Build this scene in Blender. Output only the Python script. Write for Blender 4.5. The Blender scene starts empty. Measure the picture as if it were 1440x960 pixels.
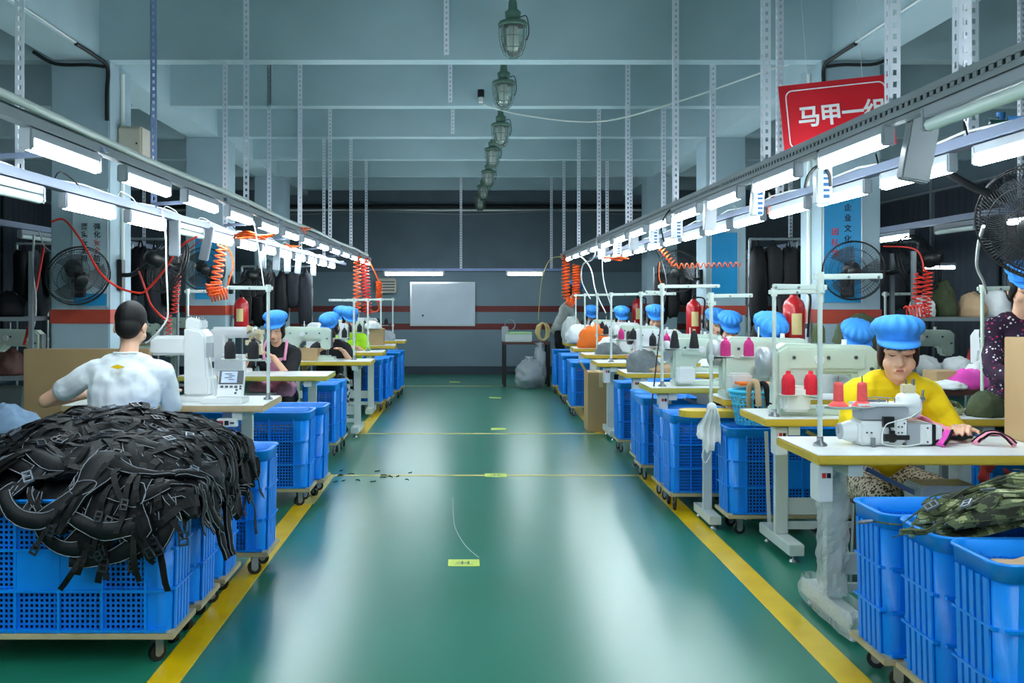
import bpy, bmesh, math, random
from mathutils import Vector, Matrix, Euler, noise
random.seed(7)
PI = math.pi
SC = bpy.context.scene
COL = SC.collection

# ------------------------------------------------------------------ camera
CAM_H = 1.40
cd = bpy.data.cameras.new('camera')
cam = bpy.data.objects.new('camera', cd)
COL.objects.link(cam)
cam.location = (0, 0, CAM_H)
cam.rotation_euler = (PI/2, 0, 0)
cd.sensor_width = 36
cd.lens = 35
cd.shift_x = 65/1440
cd.shift_y = -62/1440
cd.clip_start = 0.05
cd.clip_end = 100
SC.camera = cam

# ------------------------------------------------------------------ world and exposure
w = bpy.data.worlds.new('world'); SC.world = w; w.use_nodes = True
w.node_tree.nodes['Background'].inputs[0].default_value = (.55, .7, .8, 1)
w.node_tree.nodes['Background'].inputs[1].default_value = .35
SC.view_settings.view_transform = 'Standard'
SC.view_settings.look = 'None'
SC.view_settings.exposure = 1.45
SC.view_settings.gamma = 1
SC.view_settings.use_curve_mapping = False
TUBE_POWER = 20.0

# ------------------------------------------------------------------ materials
def lin(c):
    return tuple(((x/255)/12.92 if x/255 <= .04045 else ((x/255+.055)/1.055)**2.4) for x in c)
MATS = {}
def M(name, rgb, rough=.5, metal=0, var=0.0, vscale=6, bump=0.0, bscale=40, coat=0, rgb2=None, spec=.5, trans=0, alpha=1, sheen=0, bdist=.01):
    m = bpy.data.materials.new(name); m.use_nodes = True
    nt = m.node_tree; b = nt.nodes['Principled BSDF']
    b.inputs['Base Color'].default_value = (*lin(rgb), 1)
    b.inputs['Roughness'].default_value = rough
    b.inputs['Metallic'].default_value = metal
    b.inputs['Specular IOR Level'].default_value = spec
    b.inputs['Coat Weight'].default_value = coat
    b.inputs['Coat Roughness'].default_value = .1
    b.inputs['Transmission Weight'].default_value = trans
    b.inputs['Alpha'].default_value = alpha
    b.inputs['Sheen Weight'].default_value = sheen
    if var or bump or rgb2:
        tc = nt.nodes.new('ShaderNodeTexCoord')
    if var or rgb2:
        n = nt.nodes.new('ShaderNodeTexNoise'); n.inputs['Scale'].default_value = vscale; n.inputs['Detail'].default_value = 5
        r = nt.nodes.new('ShaderNodeValToRGB')
        r.color_ramp.elements[0].position = .3; r.color_ramp.elements[1].position = .7
        c = lin(rgb); c2 = lin(rgb2) if rgb2 else tuple(min(1, x*(1+var)) for x in c)
        if not rgb2: c = tuple(x*(1-var) for x in c)
        r.color_ramp.elements[0].color = (*c, 1); r.color_ramp.elements[1].color = (*c2, 1)
        nt.links.new(tc.outputs['Object'], n.inputs['Vector']); nt.links.new(n.outputs['Fac'], r.inputs[0])
        nt.links.new(r.outputs[0], b.inputs['Base Color'])
    if bump:
        n2 = nt.nodes.new('ShaderNodeTexNoise'); n2.inputs['Scale'].default_value = bscale; n2.inputs['Detail'].default_value = 4
        bp = nt.nodes.new('ShaderNodeBump'); bp.inputs['Strength'].default_value = bump; bp.inputs['Distance'].default_value = bdist; n2.inputs['Distortion'].default_value = .5 if bdist > .02 else 0; n2.inputs['Detail'].default_value = 1.5 if bdist > .02 else 4
        nt.links.new(tc.outputs['Object'], n2.inputs['Vector']); nt.links.new(n2.outputs['Fac'], bp.inputs['Height'])
        nt.links.new(bp.outputs[0], b.inputs['Normal'])
    MATS[name] = m
    return m
def emit_mat(name, rgb, s):
    m = M(name, (255, 255, 255), .4)
    b = m.node_tree.nodes['Principled BSDF']
    b.inputs['Emission Color'].default_value = (*rgb, 1); b.inputs['Emission Strength'].default_value = s
    return m
def dots_mat(name, base, cols, scale, size, rough=.8):
    """cloth with a printed voronoi dot pattern"""
    m = M(name, base, rough); nt = m.node_tree; b = nt.nodes['Principled BSDF']
    tc = nt.nodes.new('ShaderNodeTexCoord'); v = nt.nodes.new('ShaderNodeTexVoronoi'); v.inputs['Scale'].default_value = scale
    r = nt.nodes.new('ShaderNodeValToRGB'); r.color_ramp.interpolation = 'CONSTANT'
    r.color_ramp.elements[0].color = (1, 1, 1, 1); r.color_ramp.elements[1].color = (0, 0, 0, 1); r.color_ramp.elements[1].position = size
    r2 = nt.nodes.new('ShaderNodeValToRGB'); r2.color_ramp.interpolation = 'CONSTANT'
    sx = nt.nodes.new('ShaderNodeSeparateColor')
    els = r2.color_ramp.elements
    while len(els) < len(cols): els.new(.5)
    for i, c in enumerate(cols): els[i].position = i/len(cols); els[i].color = (*lin(c), 1)
    mx = nt.nodes.new('ShaderNodeMix'); mx.data_type = 'RGBA'
    mx.inputs[6].default_value = (*lin(base), 1)
    nt.links.new(tc.outputs['Object'], v.inputs['Vector']); nt.links.new(v.outputs['Distance'], r.inputs[0])
    nt.links.new(v.outputs['Color'], sx.inputs[0]); nt.links.new(sx.outputs[0], r2.inputs[0])
    nt.links.new(r.outputs[0], mx.inputs[0]); nt.links.new(r2.outputs[0], mx.inputs[7]); nt.links.new(mx.outputs[2], b.inputs['Base Color'])
    return m
def camo_mat(name, cols, scale):
    m = M(name, cols[0], .85); nt = m.node_tree; b = nt.nodes['Principled BSDF']
    tc = nt.nodes.new('ShaderNodeTexCoord')
    sn = nt.nodes.new('ShaderNodeVectorMath'); sn.operation = 'SNAP'; sn.inputs[1].default_value = (.008, .008, .008)
    mp = nt.nodes.new('ShaderNodeMapping'); mp.inputs['Scale'].default_value = (1, 1, 2)
    n = nt.nodes.new('ShaderNodeTexNoise'); n.inputs['Scale'].default_value = scale; n.inputs['Detail'].default_value = 3
    r = nt.nodes.new('ShaderNodeValToRGB'); r.color_ramp.interpolation = 'CONSTANT'
    els = r.color_ramp.elements; pos = [0, .42, .5, .57]
    while len(els) < len(cols): els.new(.5)
    for i, c in enumerate(cols): els[i].position = pos[i]; els[i].color = (*lin(c), 1)
    nt.links.new(tc.outputs['Object'], sn.inputs[0]); nt.links.new(sn.outputs[0], mp.inputs[0]); nt.links.new(mp.outputs[0], n.inputs['Vector'])
    nt.links.new(n.outputs['Fac'], r.inputs[0]); nt.links.new(r.outputs[0], b.inputs['Base Color'])
    return m

def floor_mat():
    m = M('floor_epoxy', (20, 104, 84), .2); nt = m.node_tree; b = nt.nodes['Principled BSDF']
    tc = nt.nodes.new('ShaderNodeTexCoord')
    n = nt.nodes.new('ShaderNodeTexNoise'); n.inputs['Scale'].default_value = .9; n.inputs['Detail'].default_value = 1
    r = nt.nodes.new('ShaderNodeValToRGB')
    r.color_ramp.elements[0].position = 0; r.color_ramp.elements[1].position = 1
    r.color_ramp.elements[0].color = (*lin((18, 116, 84)), 1); r.color_ramp.elements[1].color = (*lin((38, 140, 116)), 1)
    nt.links.new(tc.outputs['Object'], n.inputs['Vector']); nt.links.new(n.outputs['Fac'], r.inputs[0]); nt.links.new(r.outputs[0], b.inputs['Base Color'])
    # scuffs along the aisle change only the gloss
    mp = nt.nodes.new('ShaderNodeMapping'); mp.inputs['Scale'].default_value = (3, .8, 1)
    n2 = nt.nodes.new('ShaderNodeTexNoise'); n2.inputs['Scale'].default_value = 2.5; n2.inputs['Detail'].default_value = 4
    mr = nt.nodes.new('ShaderNodeMapRange'); mr.inputs[3].default_value = .277; mr.inputs[4].default_value = .295
    nt.links.new(tc.outputs['Object'], mp.inputs[0]); nt.links.new(mp.outputs[0], n2.inputs['Vector']); nt.links.new(n2.outputs['Fac'], mr.inputs[0])
    nt.links.new(mr.outputs[0], b.inputs['Roughness'])
    b.inputs['Coat Weight'].default_value = .6; b.inputs['Coat Roughness'].default_value = .278
    return m
floor_mat()
M('paint_grey', (156, 180, 190), .6, var=.06, vscale=3)
M('paint_beam', (172, 197, 204), .65, var=.05, vscale=2)
M('paint_slab', (130, 150, 155), .7, var=.06)
M('wall_dark', (92, 108, 118), .8, var=.1, vscale=2)
M('paint_wall', (122, 144, 156), .7, var=.05, vscale=2)
M('skirting', (50, 66, 76), .5)
M('stripe_red', (176, 66, 46), .6, var=.08)
M('stripe_dark_red', (120, 46, 44), .6, var=.08)
M('line_yellow', (255, 206, 0), .35, var=.12, vscale=5, coat=.3)
M('line_pale', (206, 196, 120), .4, var=.15, vscale=9)
M('sticker_green', (214, 232, 110), .5, var=.1)
M('curtain', (58, 66, 76), .9, var=.12, vscale=3)
M('white_metal', (226, 230, 232), .35, var=.03)
M('galv', (240, 242, 255), .4, metal=.1, var=.06, vscale=15)
M('galv_blue', (150, 168, 216), .4, metal=.1, var=.08, vscale=15)
M('rail_white', (112, 124, 148), .35, metal=.15, var=.04)
M('rail_grey', (128, 138, 142), .45, metal=.2, var=.06)
M('pipe_white', (222, 228, 222), .3)
emit_mat('tube_on', (.82, .94, 1.0), TUBE_POWER)
M('tube_off', (226, 240, 234), .2)
M('black', (16, 17, 19), .45)
M('black_matte', (20, 21, 24), .8, var=.15, vscale=20)
M('black_cloth', (9, 10, 13), .65, var=.25, vscale=14, bump=.25, bscale=120, spec=.25)
M('housing', (150, 158, 166), .4)
M('mach_dim', (128, 136, 142), .4)
M('black_cloth_b', (15, 17, 22), .55, var=.25, vscale=10, bump=.25, bscale=200, spec=.3)
M('webbing', (9, 9, 11), .55, spec=.3, bump=.3, bscale=300)
M('piping', (150, 156, 166), .5)
M('buckle', (46, 50, 58), .3)
M('buckle_grey', (120, 128, 140), .3)
M('chrome', (190, 195, 200), .15, metal=1)
M('steel', (150, 155, 160), .3, metal=.8, var=.05)
M('crate_blue', (0, 146, 250), .36, var=.05, vscale=4, bump=.05, bscale=60)
M('crate_blue_b', (0, 124, 236), .38, var=.05, vscale=4)
M('basket_cyan', (70, 196, 236), .35)
M('basket_red', (214, 26, 34), .35)
M('ply', (196, 180, 140), .7, var=.12, vscale=12, bump=.1)
M('caster_grey', (150, 150, 152), .4)
M('laminate', (236, 240, 238), .3, var=.02)
M('edge_yellow', (222, 188, 58), .45, var=.05, vscale=8)
M('edge_lime', (196, 188, 84), .45, var=.05, vscale=8)
M('edge_wood', (206, 182, 140), .5, var=.08, vscale=12)
M('frame_paint', (206, 216, 212), .4, var=.04)
M('mach_white', (232, 236, 236), .3, var=.02)
M('mach_green', (206, 222, 208), .32, var=.03)
M('mach_grey', (176, 182, 188), .35, metal=.2)
M('mach_cream', (226, 214, 176), .4)
M('stand_paint', (214, 226, 220), .35, metal=.1)
M('thread_red', (226, 30, 56), .75, var=.1, vscale=60, bump=.3, bscale=400)
M('thread_coral', (250, 92, 92), .7, var=.08, vscale=60)
M('thread_magenta', (206, 44, 128), .75, var=.1, vscale=60, bump=.3, bscale=400)
M('thread_black', (28, 28, 34), .75, var=.2, vscale=60, bump=.3, bscale=400)
M('thread_white', (236, 240, 236), .75)
M('thread_olive', (70, 82, 40), .75)
M('skin', (238, 186, 154), .5, var=.05, vscale=12)
M('skin_b', (204, 150, 116), .5, var=.05, vscale=12)
M('hair', (12, 10, 10), .5, var=.3, vscale=30, bump=.3, bscale=600, spec=.3)
M('hair_brown', (44, 24, 18), .5, var=.3, vscale=30, bump=.3, bscale=600, spec=.3)
M('lip', (184, 92, 84), .45)
M('eye_dark', (34, 24, 22), .3)
M('cap_blue', (58, 150, 236), .7, var=.06, vscale=20)
M('tee_white', (232, 240, 244), .85, var=.02, bump=.7, bscale=7, bdist=.05)
M('tee_yellow', (250, 214, 8), .85, var=.03, bump=.7, bscale=7, bdist=.05)
M('tee_lime', (170, 226, 30), .85, bump=.4, bscale=14)
M('tee_black', (26, 27, 32), .85, bump=.4, bscale=14)
M('tee_grey', (178, 186, 184), .85, bump=.4, bscale=14)
M('tee_stripe', (222, 226, 228), .85)
M('apron_pink', (222, 150, 182), .8, var=.08, vscale=18, bump=.4, bscale=16)
M('denim', (104, 130, 156), .85, var=.15, vscale=30, bump=.5, bscale=18)
M('trousers_dark', (34, 36, 44), .85, bump=.4, bscale=14)
dots_mat('dress_purple', (46, 20, 50), [(235, 235, 240), (200, 40, 90), (235, 225, 230), (120, 60, 120)], 42, .26)
dots_mat('trousers_net', (196, 184, 162), [(52, 44, 40), (60, 50, 44)], 72, .46)
dots_mat('skirt_check', (200, 204, 206), [(30, 30, 34), (46, 46, 50)], 26, .5)
camo_mat('camo', [(40, 44, 32), (86, 98, 62), (152, 158, 112), (196, 202, 160)], 9)
M('olive', (72, 82, 54), .85, var=.15, vscale=20, bump=.3)
M('tan_cloth', (198, 166, 130), .85, var=.08, bump=.4, bscale=20)
M('pink_cloth', (240, 80, 190), .75, var=.08)
M('pink_pale', (246, 150, 176), .75, var=.05)
M('white_cloth', (236, 240, 240), .85, bump=.5, bscale=20)
M('grey_cloth', (120, 128, 130), .85, var=.2, vscale=12, bump=.5, bscale=24)
M('blue_cloth', (40, 110, 200), .8, bump=.4, bscale=20)
M('orange_cloth', (244, 116, 20), .7, bump=.4, bscale=16)
M('cardboard', (184, 154, 112), .85, var=.06, vscale=5)
M('cardboard_b', (164, 136, 96), .85, var=.06, vscale=5)
M('tape', (206, 190, 150), .3)
M('hose_orange', (255, 98, 26), .35)
M('hose_red', (224, 54, 40), .35)
M('wire_white', (230, 234, 232), .4)
M('wire_black', (18, 18, 20), .5)
M('wire_yellow', (214, 200, 120), .4)
M('sign_red', (224, 30, 44), .4, var=.03)
M('sign_white', (246, 246, 246), .5)
M('banner_blue', (36, 150, 206), .4, var=.08, vscale=2)
M('banner_pale', (186, 210, 218), .35, var=.05, vscale=2)
M('banner_edge', (212, 216, 216), .3, metal=.4)
M('ink_black', (26, 30, 34), .6)
M('ink_red', (206, 40, 50), .6)
M('ink_blue', (52, 116, 176), .6)
M('board_white', (206, 218, 232), .25, var=.05, vscale=3)
M('alu', (200, 206, 210), .3, metal=.7)
M('ext_red', (190, 24, 30), .3, coat=.4)
M('label_cream', (236, 214, 150), .6)
M('lamp_green', (96, 128, 112), .45, metal=.2, var=.1)
M('lamp_glass', (226, 236, 232), .08, trans=.85, spec=.5)
M('bulb', (236, 238, 232), .3)
M('ac_beige', (186, 182, 166), .5, var=.04)
M('screen', (196, 212, 236), .2)
M('panel_dark', (70, 76, 84), .4)
M('film', (240, 245, 248), .07, alpha=.38, bump=.9, bscale=26, spec=.8)
M('bag_film', (206, 214, 220), .15, alpha=.5, bump=.9, bscale=14, spec=.8)
M('bag_red', (222, 70, 70), .35, bump=.7, bscale=20)
M('wood_dark', (82, 52, 44), .6, var=.2, vscale=8)
M('blade', (60, 66, 72), .35, alpha=.75)
M('green_lid', (176, 222, 160), .4)
M('stool_blue', (70, 100, 150), .5)
M('shoe', (236, 236, 236), .6)

# ------------------------------------------------------------------ mesh builder
def rotz(a): return Matrix.Rotation(a, 3, 'Z')
class MB:
    def __init__(s): s.v = []; s.f = []; s.m = []; s.sm = []
    def add(s, vs, fs, mi=0, smooth=False):
        o = len(s.v); s.v.extend([tuple(p) for p in vs])
        for f in fs: s.f.append([i+o for i in f]); s.m.append(mi); s.sm.append(smooth)
        return s
    def box(s, c, size, rot=None, mi=0):
        c = Vector(c); hx, hy, hz = size[0]/2, size[1]/2, size[2]/2
        vs = [Vector((x, y, z)) for x in (-hx, hx) for y in (-hy, hy) for z in (-hz, hz)]
        if rot is not None: vs = [rot @ v for v in vs]
        vs = [v+c for v in vs]
        return s.add(vs, [(0, 1, 3, 2), (4, 6, 7, 5), (0, 4, 5, 1), (2, 3, 7, 6), (0, 2, 6, 4), (1, 5, 7, 3)], mi)
    def bb(s, lo, hi, mi=0):
        return s.box([(a+b)/2 for a, b in zip(lo, hi)], [abs(b-a) for a, b in zip(lo, hi)], None, mi)
    def cyl(s, p0, p1, r0, r1=None, n=12, mi=0, smooth=True, caps=True):
        r1 = r0 if r1 is None else r1
        p0 = Vector(p0); p1 = Vector(p1); d = (p1-p0).normalized()
        a = d.orthogonal().normalized(); b = d.cross(a)
        vs = []
        for p, r in ((p0, r0), (p1, r1)):
            for i in range(n):
                t = 2*PI*i/n; vs.append(p+(a*math.cos(t)+b*math.sin(t))*r)
        s.add(vs, [(i, (i+1) % n, n+(i+1) % n, n+i) for i in range(n)], mi, smooth)
        if caps:
            s.add(vs[:n], [tuple(range(n))[::-1]], mi); s.add(vs[n:], [tuple(range(n))], mi)
        return s
    def bar(s, p0, p1, wd, th, up=(0, 0, 1), mi=0):
        """box beam from p0 to p1, th along up, wd across"""
        p0 = Vector(p0); p1 = Vector(p1); d = (p1-p0); L = d.length; d = d.normalized(); u = Vector(up)
        if abs(d.dot(u)) > .95: u = Vector((0, 1, 0))
        c = d.cross(u).normalized(); u = c.cross(d)
        R = Matrix((d, c, u)).transposed()
        return s.box((p0+p1)/2, (L, wd, th), R, mi)
    def tube(s, pts, r, n=6, mi=0, closed=False, caps=True):
        pts = [Vector(p) for p in pts]; N = len(pts)
        rs = r if isinstance(r, (list, tuple)) else [r]*N
        tang = []
        for i in range(N):
            if closed: t = pts[(i+1) % N]-pts[i-1]
            else: t = pts[min(i+1, N-1)]-pts[max(i-1, 0)]
            tang.append(t.normalized() if t.length > 1e-9 else Vector((0, 0, 1)))
        a = tang[0].orthogonal().normalized(); vs = []
        for i in range(N):
            t = tang[i]; a = (a-t*a.dot(t))
            a = a.normalized() if a.length > 1e-6 else t.orthogonal().normalized()
            b = t.cross(a)
            for k in range(n):
                q = 2*PI*k/n; vs.append(pts[i]+(a*math.cos(q)+b*math.sin(q))*rs[i])
        fs = []
        for i in range(N if closed else N-1):
            j = (i+1) % N
            for k in range(n): fs.append((i*n+k, i*n+(k+1) % n, j*n+(k+1) % n, j*n+k))
        s.add(vs, fs, mi, True)
        if caps and not closed:
            s.add(vs[:n], [tuple(range(n))[::-1]], mi); s.add(vs[-n:], [tuple(range(n))], mi)
        return s
    def lathe(s, prof, n=16, c=(0, 0, 0), R=None, mi=0, smooth=True, mod=None):
        """prof: (radius, height) pairs turned round local z"""
        c = Vector(c); vs = []; 
        for r, z in prof:
            for i in range(n):
                t = 2*PI*i/n; rr = r*(mod(t, z) if mod else 1)
                p = Vector((rr*math.cos(t), rr*math.sin(t), z))
                if R is not None: p = R @ p
                vs.append(p+c)
        fs = [(k*n+i, k*n+(i+1) % n, (k+1)*n+(i+1) % n, (k+1)*n+i) for k in range(len(prof)-1) for i in range(n)]
        s.add(vs, fs, mi, smooth)
        if prof[0][0] > 1e-4: s.add(vs[:n], [tuple(range(n))[::-1]], mi)
        if prof[-1][0] > 1e-4: s.add(vs[-n:], [tuple(range(n))], mi)
        return s
    def ell(s, c, r, nu=14, nv=9, R=None, mi=0, fn=None):
        c = Vector(c)
        if not isinstance(r, (list, tuple)): r = (r, r, r)
        vs = []
        for j in range(1, nv):
            p = PI*j/nv
            for i in range(nu):
                t = 2*PI*i/nu; vs.append(Vector((math.sin(p)*math.cos(t), math.sin(p)*math.sin(t), math.cos(p))))
        vs.append(Vector((0, 0, 1))); vs.append(Vector((0, 0, -1)))
        out = []
        for d in vs:
            k = fn(d) if fn else 1
            q = Vector((d.x*r[0]*k, d.y*r[1]*k, d.z*r[2]*k))
            out.append((R @ q if R is not None else q)+c)
        T = len(out)-2; B = len(out)-1; fs = []
        for j in range(nv-2):
            for i in range(nu): fs.append((j*nu+i, (j+1)*nu+i, (j+1)*nu+(i+1) % nu, j*nu+(i+1) % nu))
        for i in range(nu):
            fs.append((T, i, (i+1) % nu)); fs.append((B, (nv-2)*nu+(i+1) % nu, (nv-2)*nu+i))
        return s.add(out, fs, mi, True)
    def cap(s, p0, p1, r0, r1=None, n=12, mi=0):
        """tapered capsule"""
        r1 = r0 if r1 is None else r1
        p0 = Vector(p0); p1 = Vector(p1); d = p1-p0; L = d.length; d = d.normalized() if L > 1e-6 else Vector((0, 0, 1))
        pts = []; rs = []
        for k in range(4):
            a = PI/2*(1-k/3.0); pts.append(p0-d*r0*math.sin(a)*.999); rs.append(max(1e-4, r0*math.cos(a)))
        for k in range(4):
            a = PI/2*k/3.0; pts.append(p1+d*r1*math.sin(a)*.999); rs.append(max(1e-4, r1*math.cos(a)))
        return s.tube(pts, rs, n, mi)
    def prism(s, poly, t, R=None, c=(0, 0, 0), mi=0):
        """poly in local xz plane, thickness t along y"""
        c = Vector(c); n = len(poly); vs = []
        for y in (-t/2, t/2):
            for x, z in poly:
                p = Vector((x, y, z)); vs.append((R @ p if R is not None else p)+c)
        s.add(vs, [tuple(range(n)), tuple(range(2*n-1, n-1, -1))]+[(i, n+i, n+(i+1) % n, (i+1) % n) for i in range(n)], mi)
        return s
    def mesh(s, name, mats, bevel=0, seg=2):
        me = bpy.data.meshes.new(name); me.from_pydata(s.v, [], s.f)
        for k in (mats if isinstance(mats, (list, tuple)) else [mats]): me.materials.append(MATS[k])
        me.polygons.foreach_set('material_index', s.m); me.polygons.foreach_set('use_smooth', s.sm)
        bm = bmesh.new(); bm.from_mesh(me)
        bmesh.ops.recalc_face_normals(bm, faces=bm.faces)
        if bevel:
            es = [e for e in bm.edges if len(e.link_faces) == 2 and e.calc_face_angle(0) > .9]
            bmesh.ops.bevel(bm, geom=es, offset=bevel, segments=seg, affect='EDGES', clamp_overlap=True)
        bm.to_mesh(me); bm.free(); me.update()
        return me
    def build(s, name, mats, parent=None, bevel=0, loc=None, seg=2):
        o = bpy.data.objects.new(name, s.mesh(name, mats, bevel, seg)); COL.objects.link(o)
        if parent is not None: o.parent = parent
        if loc is not None: o.location = loc
        return o
def inst(name, mesh, parent=None, loc=(0, 0, 0), rz=0, scale=None):
    o = bpy.data.objects.new(name, mesh); COL.objects.link(o); o.location = loc; o.rotation_euler = (0, 0, rz)
    if parent is not None: o.parent = parent
    if scale: o.scale = scale
    return o
def tag(o, label, cat, group=None, kind=None):
    o['label'] = label; o['category'] = cat
    if group: o['group'] = group
    if kind: o['kind'] = kind
    return o
def thing(name, label, cat, loc=(0, 0, 0), rz=0, group=None):
    o = bpy.data.objects.new(name, None); COL.objects.link(o)
    o.location = loc; o.rotation_euler = (0, 0, rz); o.empty_display_size = .1
    return tag(o, label, cat, group)
def struct(o):
    o['kind'] = 'structure'; return o
def copy_tree(o, loc=None, rz=None, label=None, group=None, parent=None):
    c = o.copy(); COL.objects.link(c); c.parent = parent
    if loc is not None: c.location = loc
    if rz is not None: c.rotation_euler = (0, 0, rz)
    if label: c['label'] = label
    if group: c['group'] = group
    for ch in list(o.children): copy_tree(ch, parent=c)
    return c
ORD = ['first', 'second', 'third', 'fourth', 'fifth', 'sixth', 'seventh', 'eighth', 'ninth', 'tenth', 'eleventh', 'twelfth']
def bez(pts, n=10):
    """Catmull-Rom through points"""
    P = [Vector(p) for p in pts]; out = []
    for i in range(len(P)-1):
        p0 = P[max(i-1, 0)]; p1 = P[i]; p2 = P[i+1]; p3 = P[min(i+2, len(P)-1)]
        for k in range(n):
            t = k/n; out.append(.5*((2*p1)+(p2-p0)*t+(2*p0-5*p1+4*p2-p3)*t*t+(3*p1-p0-3*p2+p3)*t**3))
    out.append(P[-1]); return out
def lerp_tab(tab, x):
    if x <= tab[0][0]: return tab[0][1]
    for (a, b), (c, d) in zip(tab, tab[1:]):
        if x <= c: return b+(d-b)*(x-a)/(c-a)
    return tab[-1][1]
def text_mesh(name, body, size, mat, parent, loc, rot=(PI/2, 0, 0), bold=0, align='CENTER', extrude=.0008, line=1.0):
    cu = bpy.data.curves.new(name, 'FONT'); cu.body = body; cu.size = size; cu.extrude = extrude; cu.offset = bold
    cu.align_x = align; cu.align_y = 'CENTER'; cu.space_line = line
    t = bpy.data.objects.new(name, cu); COL.objects.link(t)
    bpy.context.view_layer.update()
    dg = bpy.context.evaluated_depsgraph_get()
    me = bpy.data.meshes.new_from_object(t.evaluated_get(dg)); me.materials.clear(); me.materials.append(MATS[mat])
    bpy.data.objects.remove(t)
    o = bpy.data.objects.new(name, me); COL.objects.link(o); o.parent = parent; o.location = loc; o.rotation_euler = rot
    return o
# ================================================================== the hall
XW = 6.8; YB = 18.1; YF = -5.0; ZC = 3.86; ZB = 3.26
struct(MB().bb((-XW, YF, -.1), (XW, YB, 0)).build('floor', 'floor_epoxy'))
struct(MB().bb((-XW-.2, YF, ZC), (XW+.2, YB+.2, ZC+.15)).build('ceiling', 'paint_slab'))
wb = struct(MB().bb((-XW, YB, -.1), (XW, YB+.2, ZC)).build('wall_back', 'paint_wall'))
for z in (1.19, .87):
    MB().bb((-XW, YB-.006, z-.055), (XW, YB, z+.055)).build('stripe_band', 'stripe_dark_red', wb)
MB().bb((-XW, YB-.012, 1.86), (XW, YB, ZC)).build('upper_dark_sheet', 'wall_dark', wb)  # darker sheet added over the upper part of the back wall
struct(MB().bb((-XW, YB-.03, 0), (XW, YB, .15)).build('baseboard_back', 'skirting'))
for s, nm in ((-1, 'left'), (1, 'right')):
    ww = struct(MB().bb((s*XW, YF, -.1), (s*(XW+.2), YB, ZC)).build('wall_'+nm, 'wall_dark'))
    struct(MB().bb((s*(XW-.02), YF, 0), (s*XW, YB, .15)).build('baseboard_'+nm, 'skirting'))
    # pleated dark curtains drawn along the side wall
    for k in range(9):
        y0 = 1.2+k*1.9; mb = MB(); pts = []
        N = 40
        for i in range(N+1):
            y = y0+1.75*i/N; d = .05+.035*math.sin(i*1.57)+.01*math.sin(i*.6+k)
            pts.append((s*(XW-d), y))
        vs = [(x, y, z) for z in (.25, 2.9) for x, y in pts]
        mb.add(vs, [(i, i+1, N+2+i, N+1+i) for i in range(N)], 0, True)
        o = mb.build('curtain', 'curtain'); sol = o.modifiers.new('s', 'SOLIDIFY'); sol.thickness = .004
        tag(o, 'dark grey pleated curtain on the wall beyond the %s row' % ('white T-shirt' if s < 0 else 'red sign'),
            'curtain', 'curtains %s' % nm)
    rr = tag(MB().cyl((s*(XW-.06), 1, 2.93), (s*(XW-.06), 18, 2.93), .015, n=8).build('curtain_rail', 'alu'),
             'thin metal rail holding the dark curtains beyond the row %s' % ('of the man in white' if s < 0 else 'under the red sign'), 'curtain rail')
struct(MB().bb((-XW, YF-.2, -.1), (XW, YF, ZC)).build('wall_front', 'paint_wall'))
# ceiling beams across the hall and along the columns
y = 7.8-1.87*6
while y < 17.6:
    struct(MB().bb((-XW, y, ZB), (XW, y+.16, ZC)).build('ceiling_beam', 'paint_beam')); y += 1.87
for s in (-1, 1):
    struct(MB().bb((s*2.87, YF, ZB-.004), (s*3.22, YB, ZC)).build('ceiling_beam', 'paint_beam'))
# columns with a painted red band
for s in (-1, 1):
    for k, yc in enumerate((-3.44, .3, 4.05, 7.8, 11.55, 15.3)):
        if k == 2: continue_x = 3.35
        x0, x1 = (s*2.79, s*3.25)
        if k in (0, 1, 2): continue
        c = struct(MB().bb((x0, yc, 0), (x1, yc+.5, ZB)).build('column', 'paint_grey', bevel=.008))
        MB().bb((s*2.784, yc-.006, 1.195), (s*3.256, yc+.506, 1.305)).build('stripe_band', 'stripe_red', c)
# pipes on the back wall
for i, (z, r, bow) in enumerate(((2.98, .02, 0), (3.05, .03, .0), (2.93, .012, .03))):
    pts = [(-5.5+11*k/20, YB-.06-.02*i, z+bow*math.sin(k*1.1)) for k in range(21)]
    tag(MB().tube(pts, r, 6).build('conduit_pipe', ['pipe_white', 'black_matte', 'rail_grey'][i]),
        ['pale straight conduit running high along the dark back wall', 'thick dark pipe running high along the back wall', 'thin grey sagging cable along the back wall top'][i], 'pipe')

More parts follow.
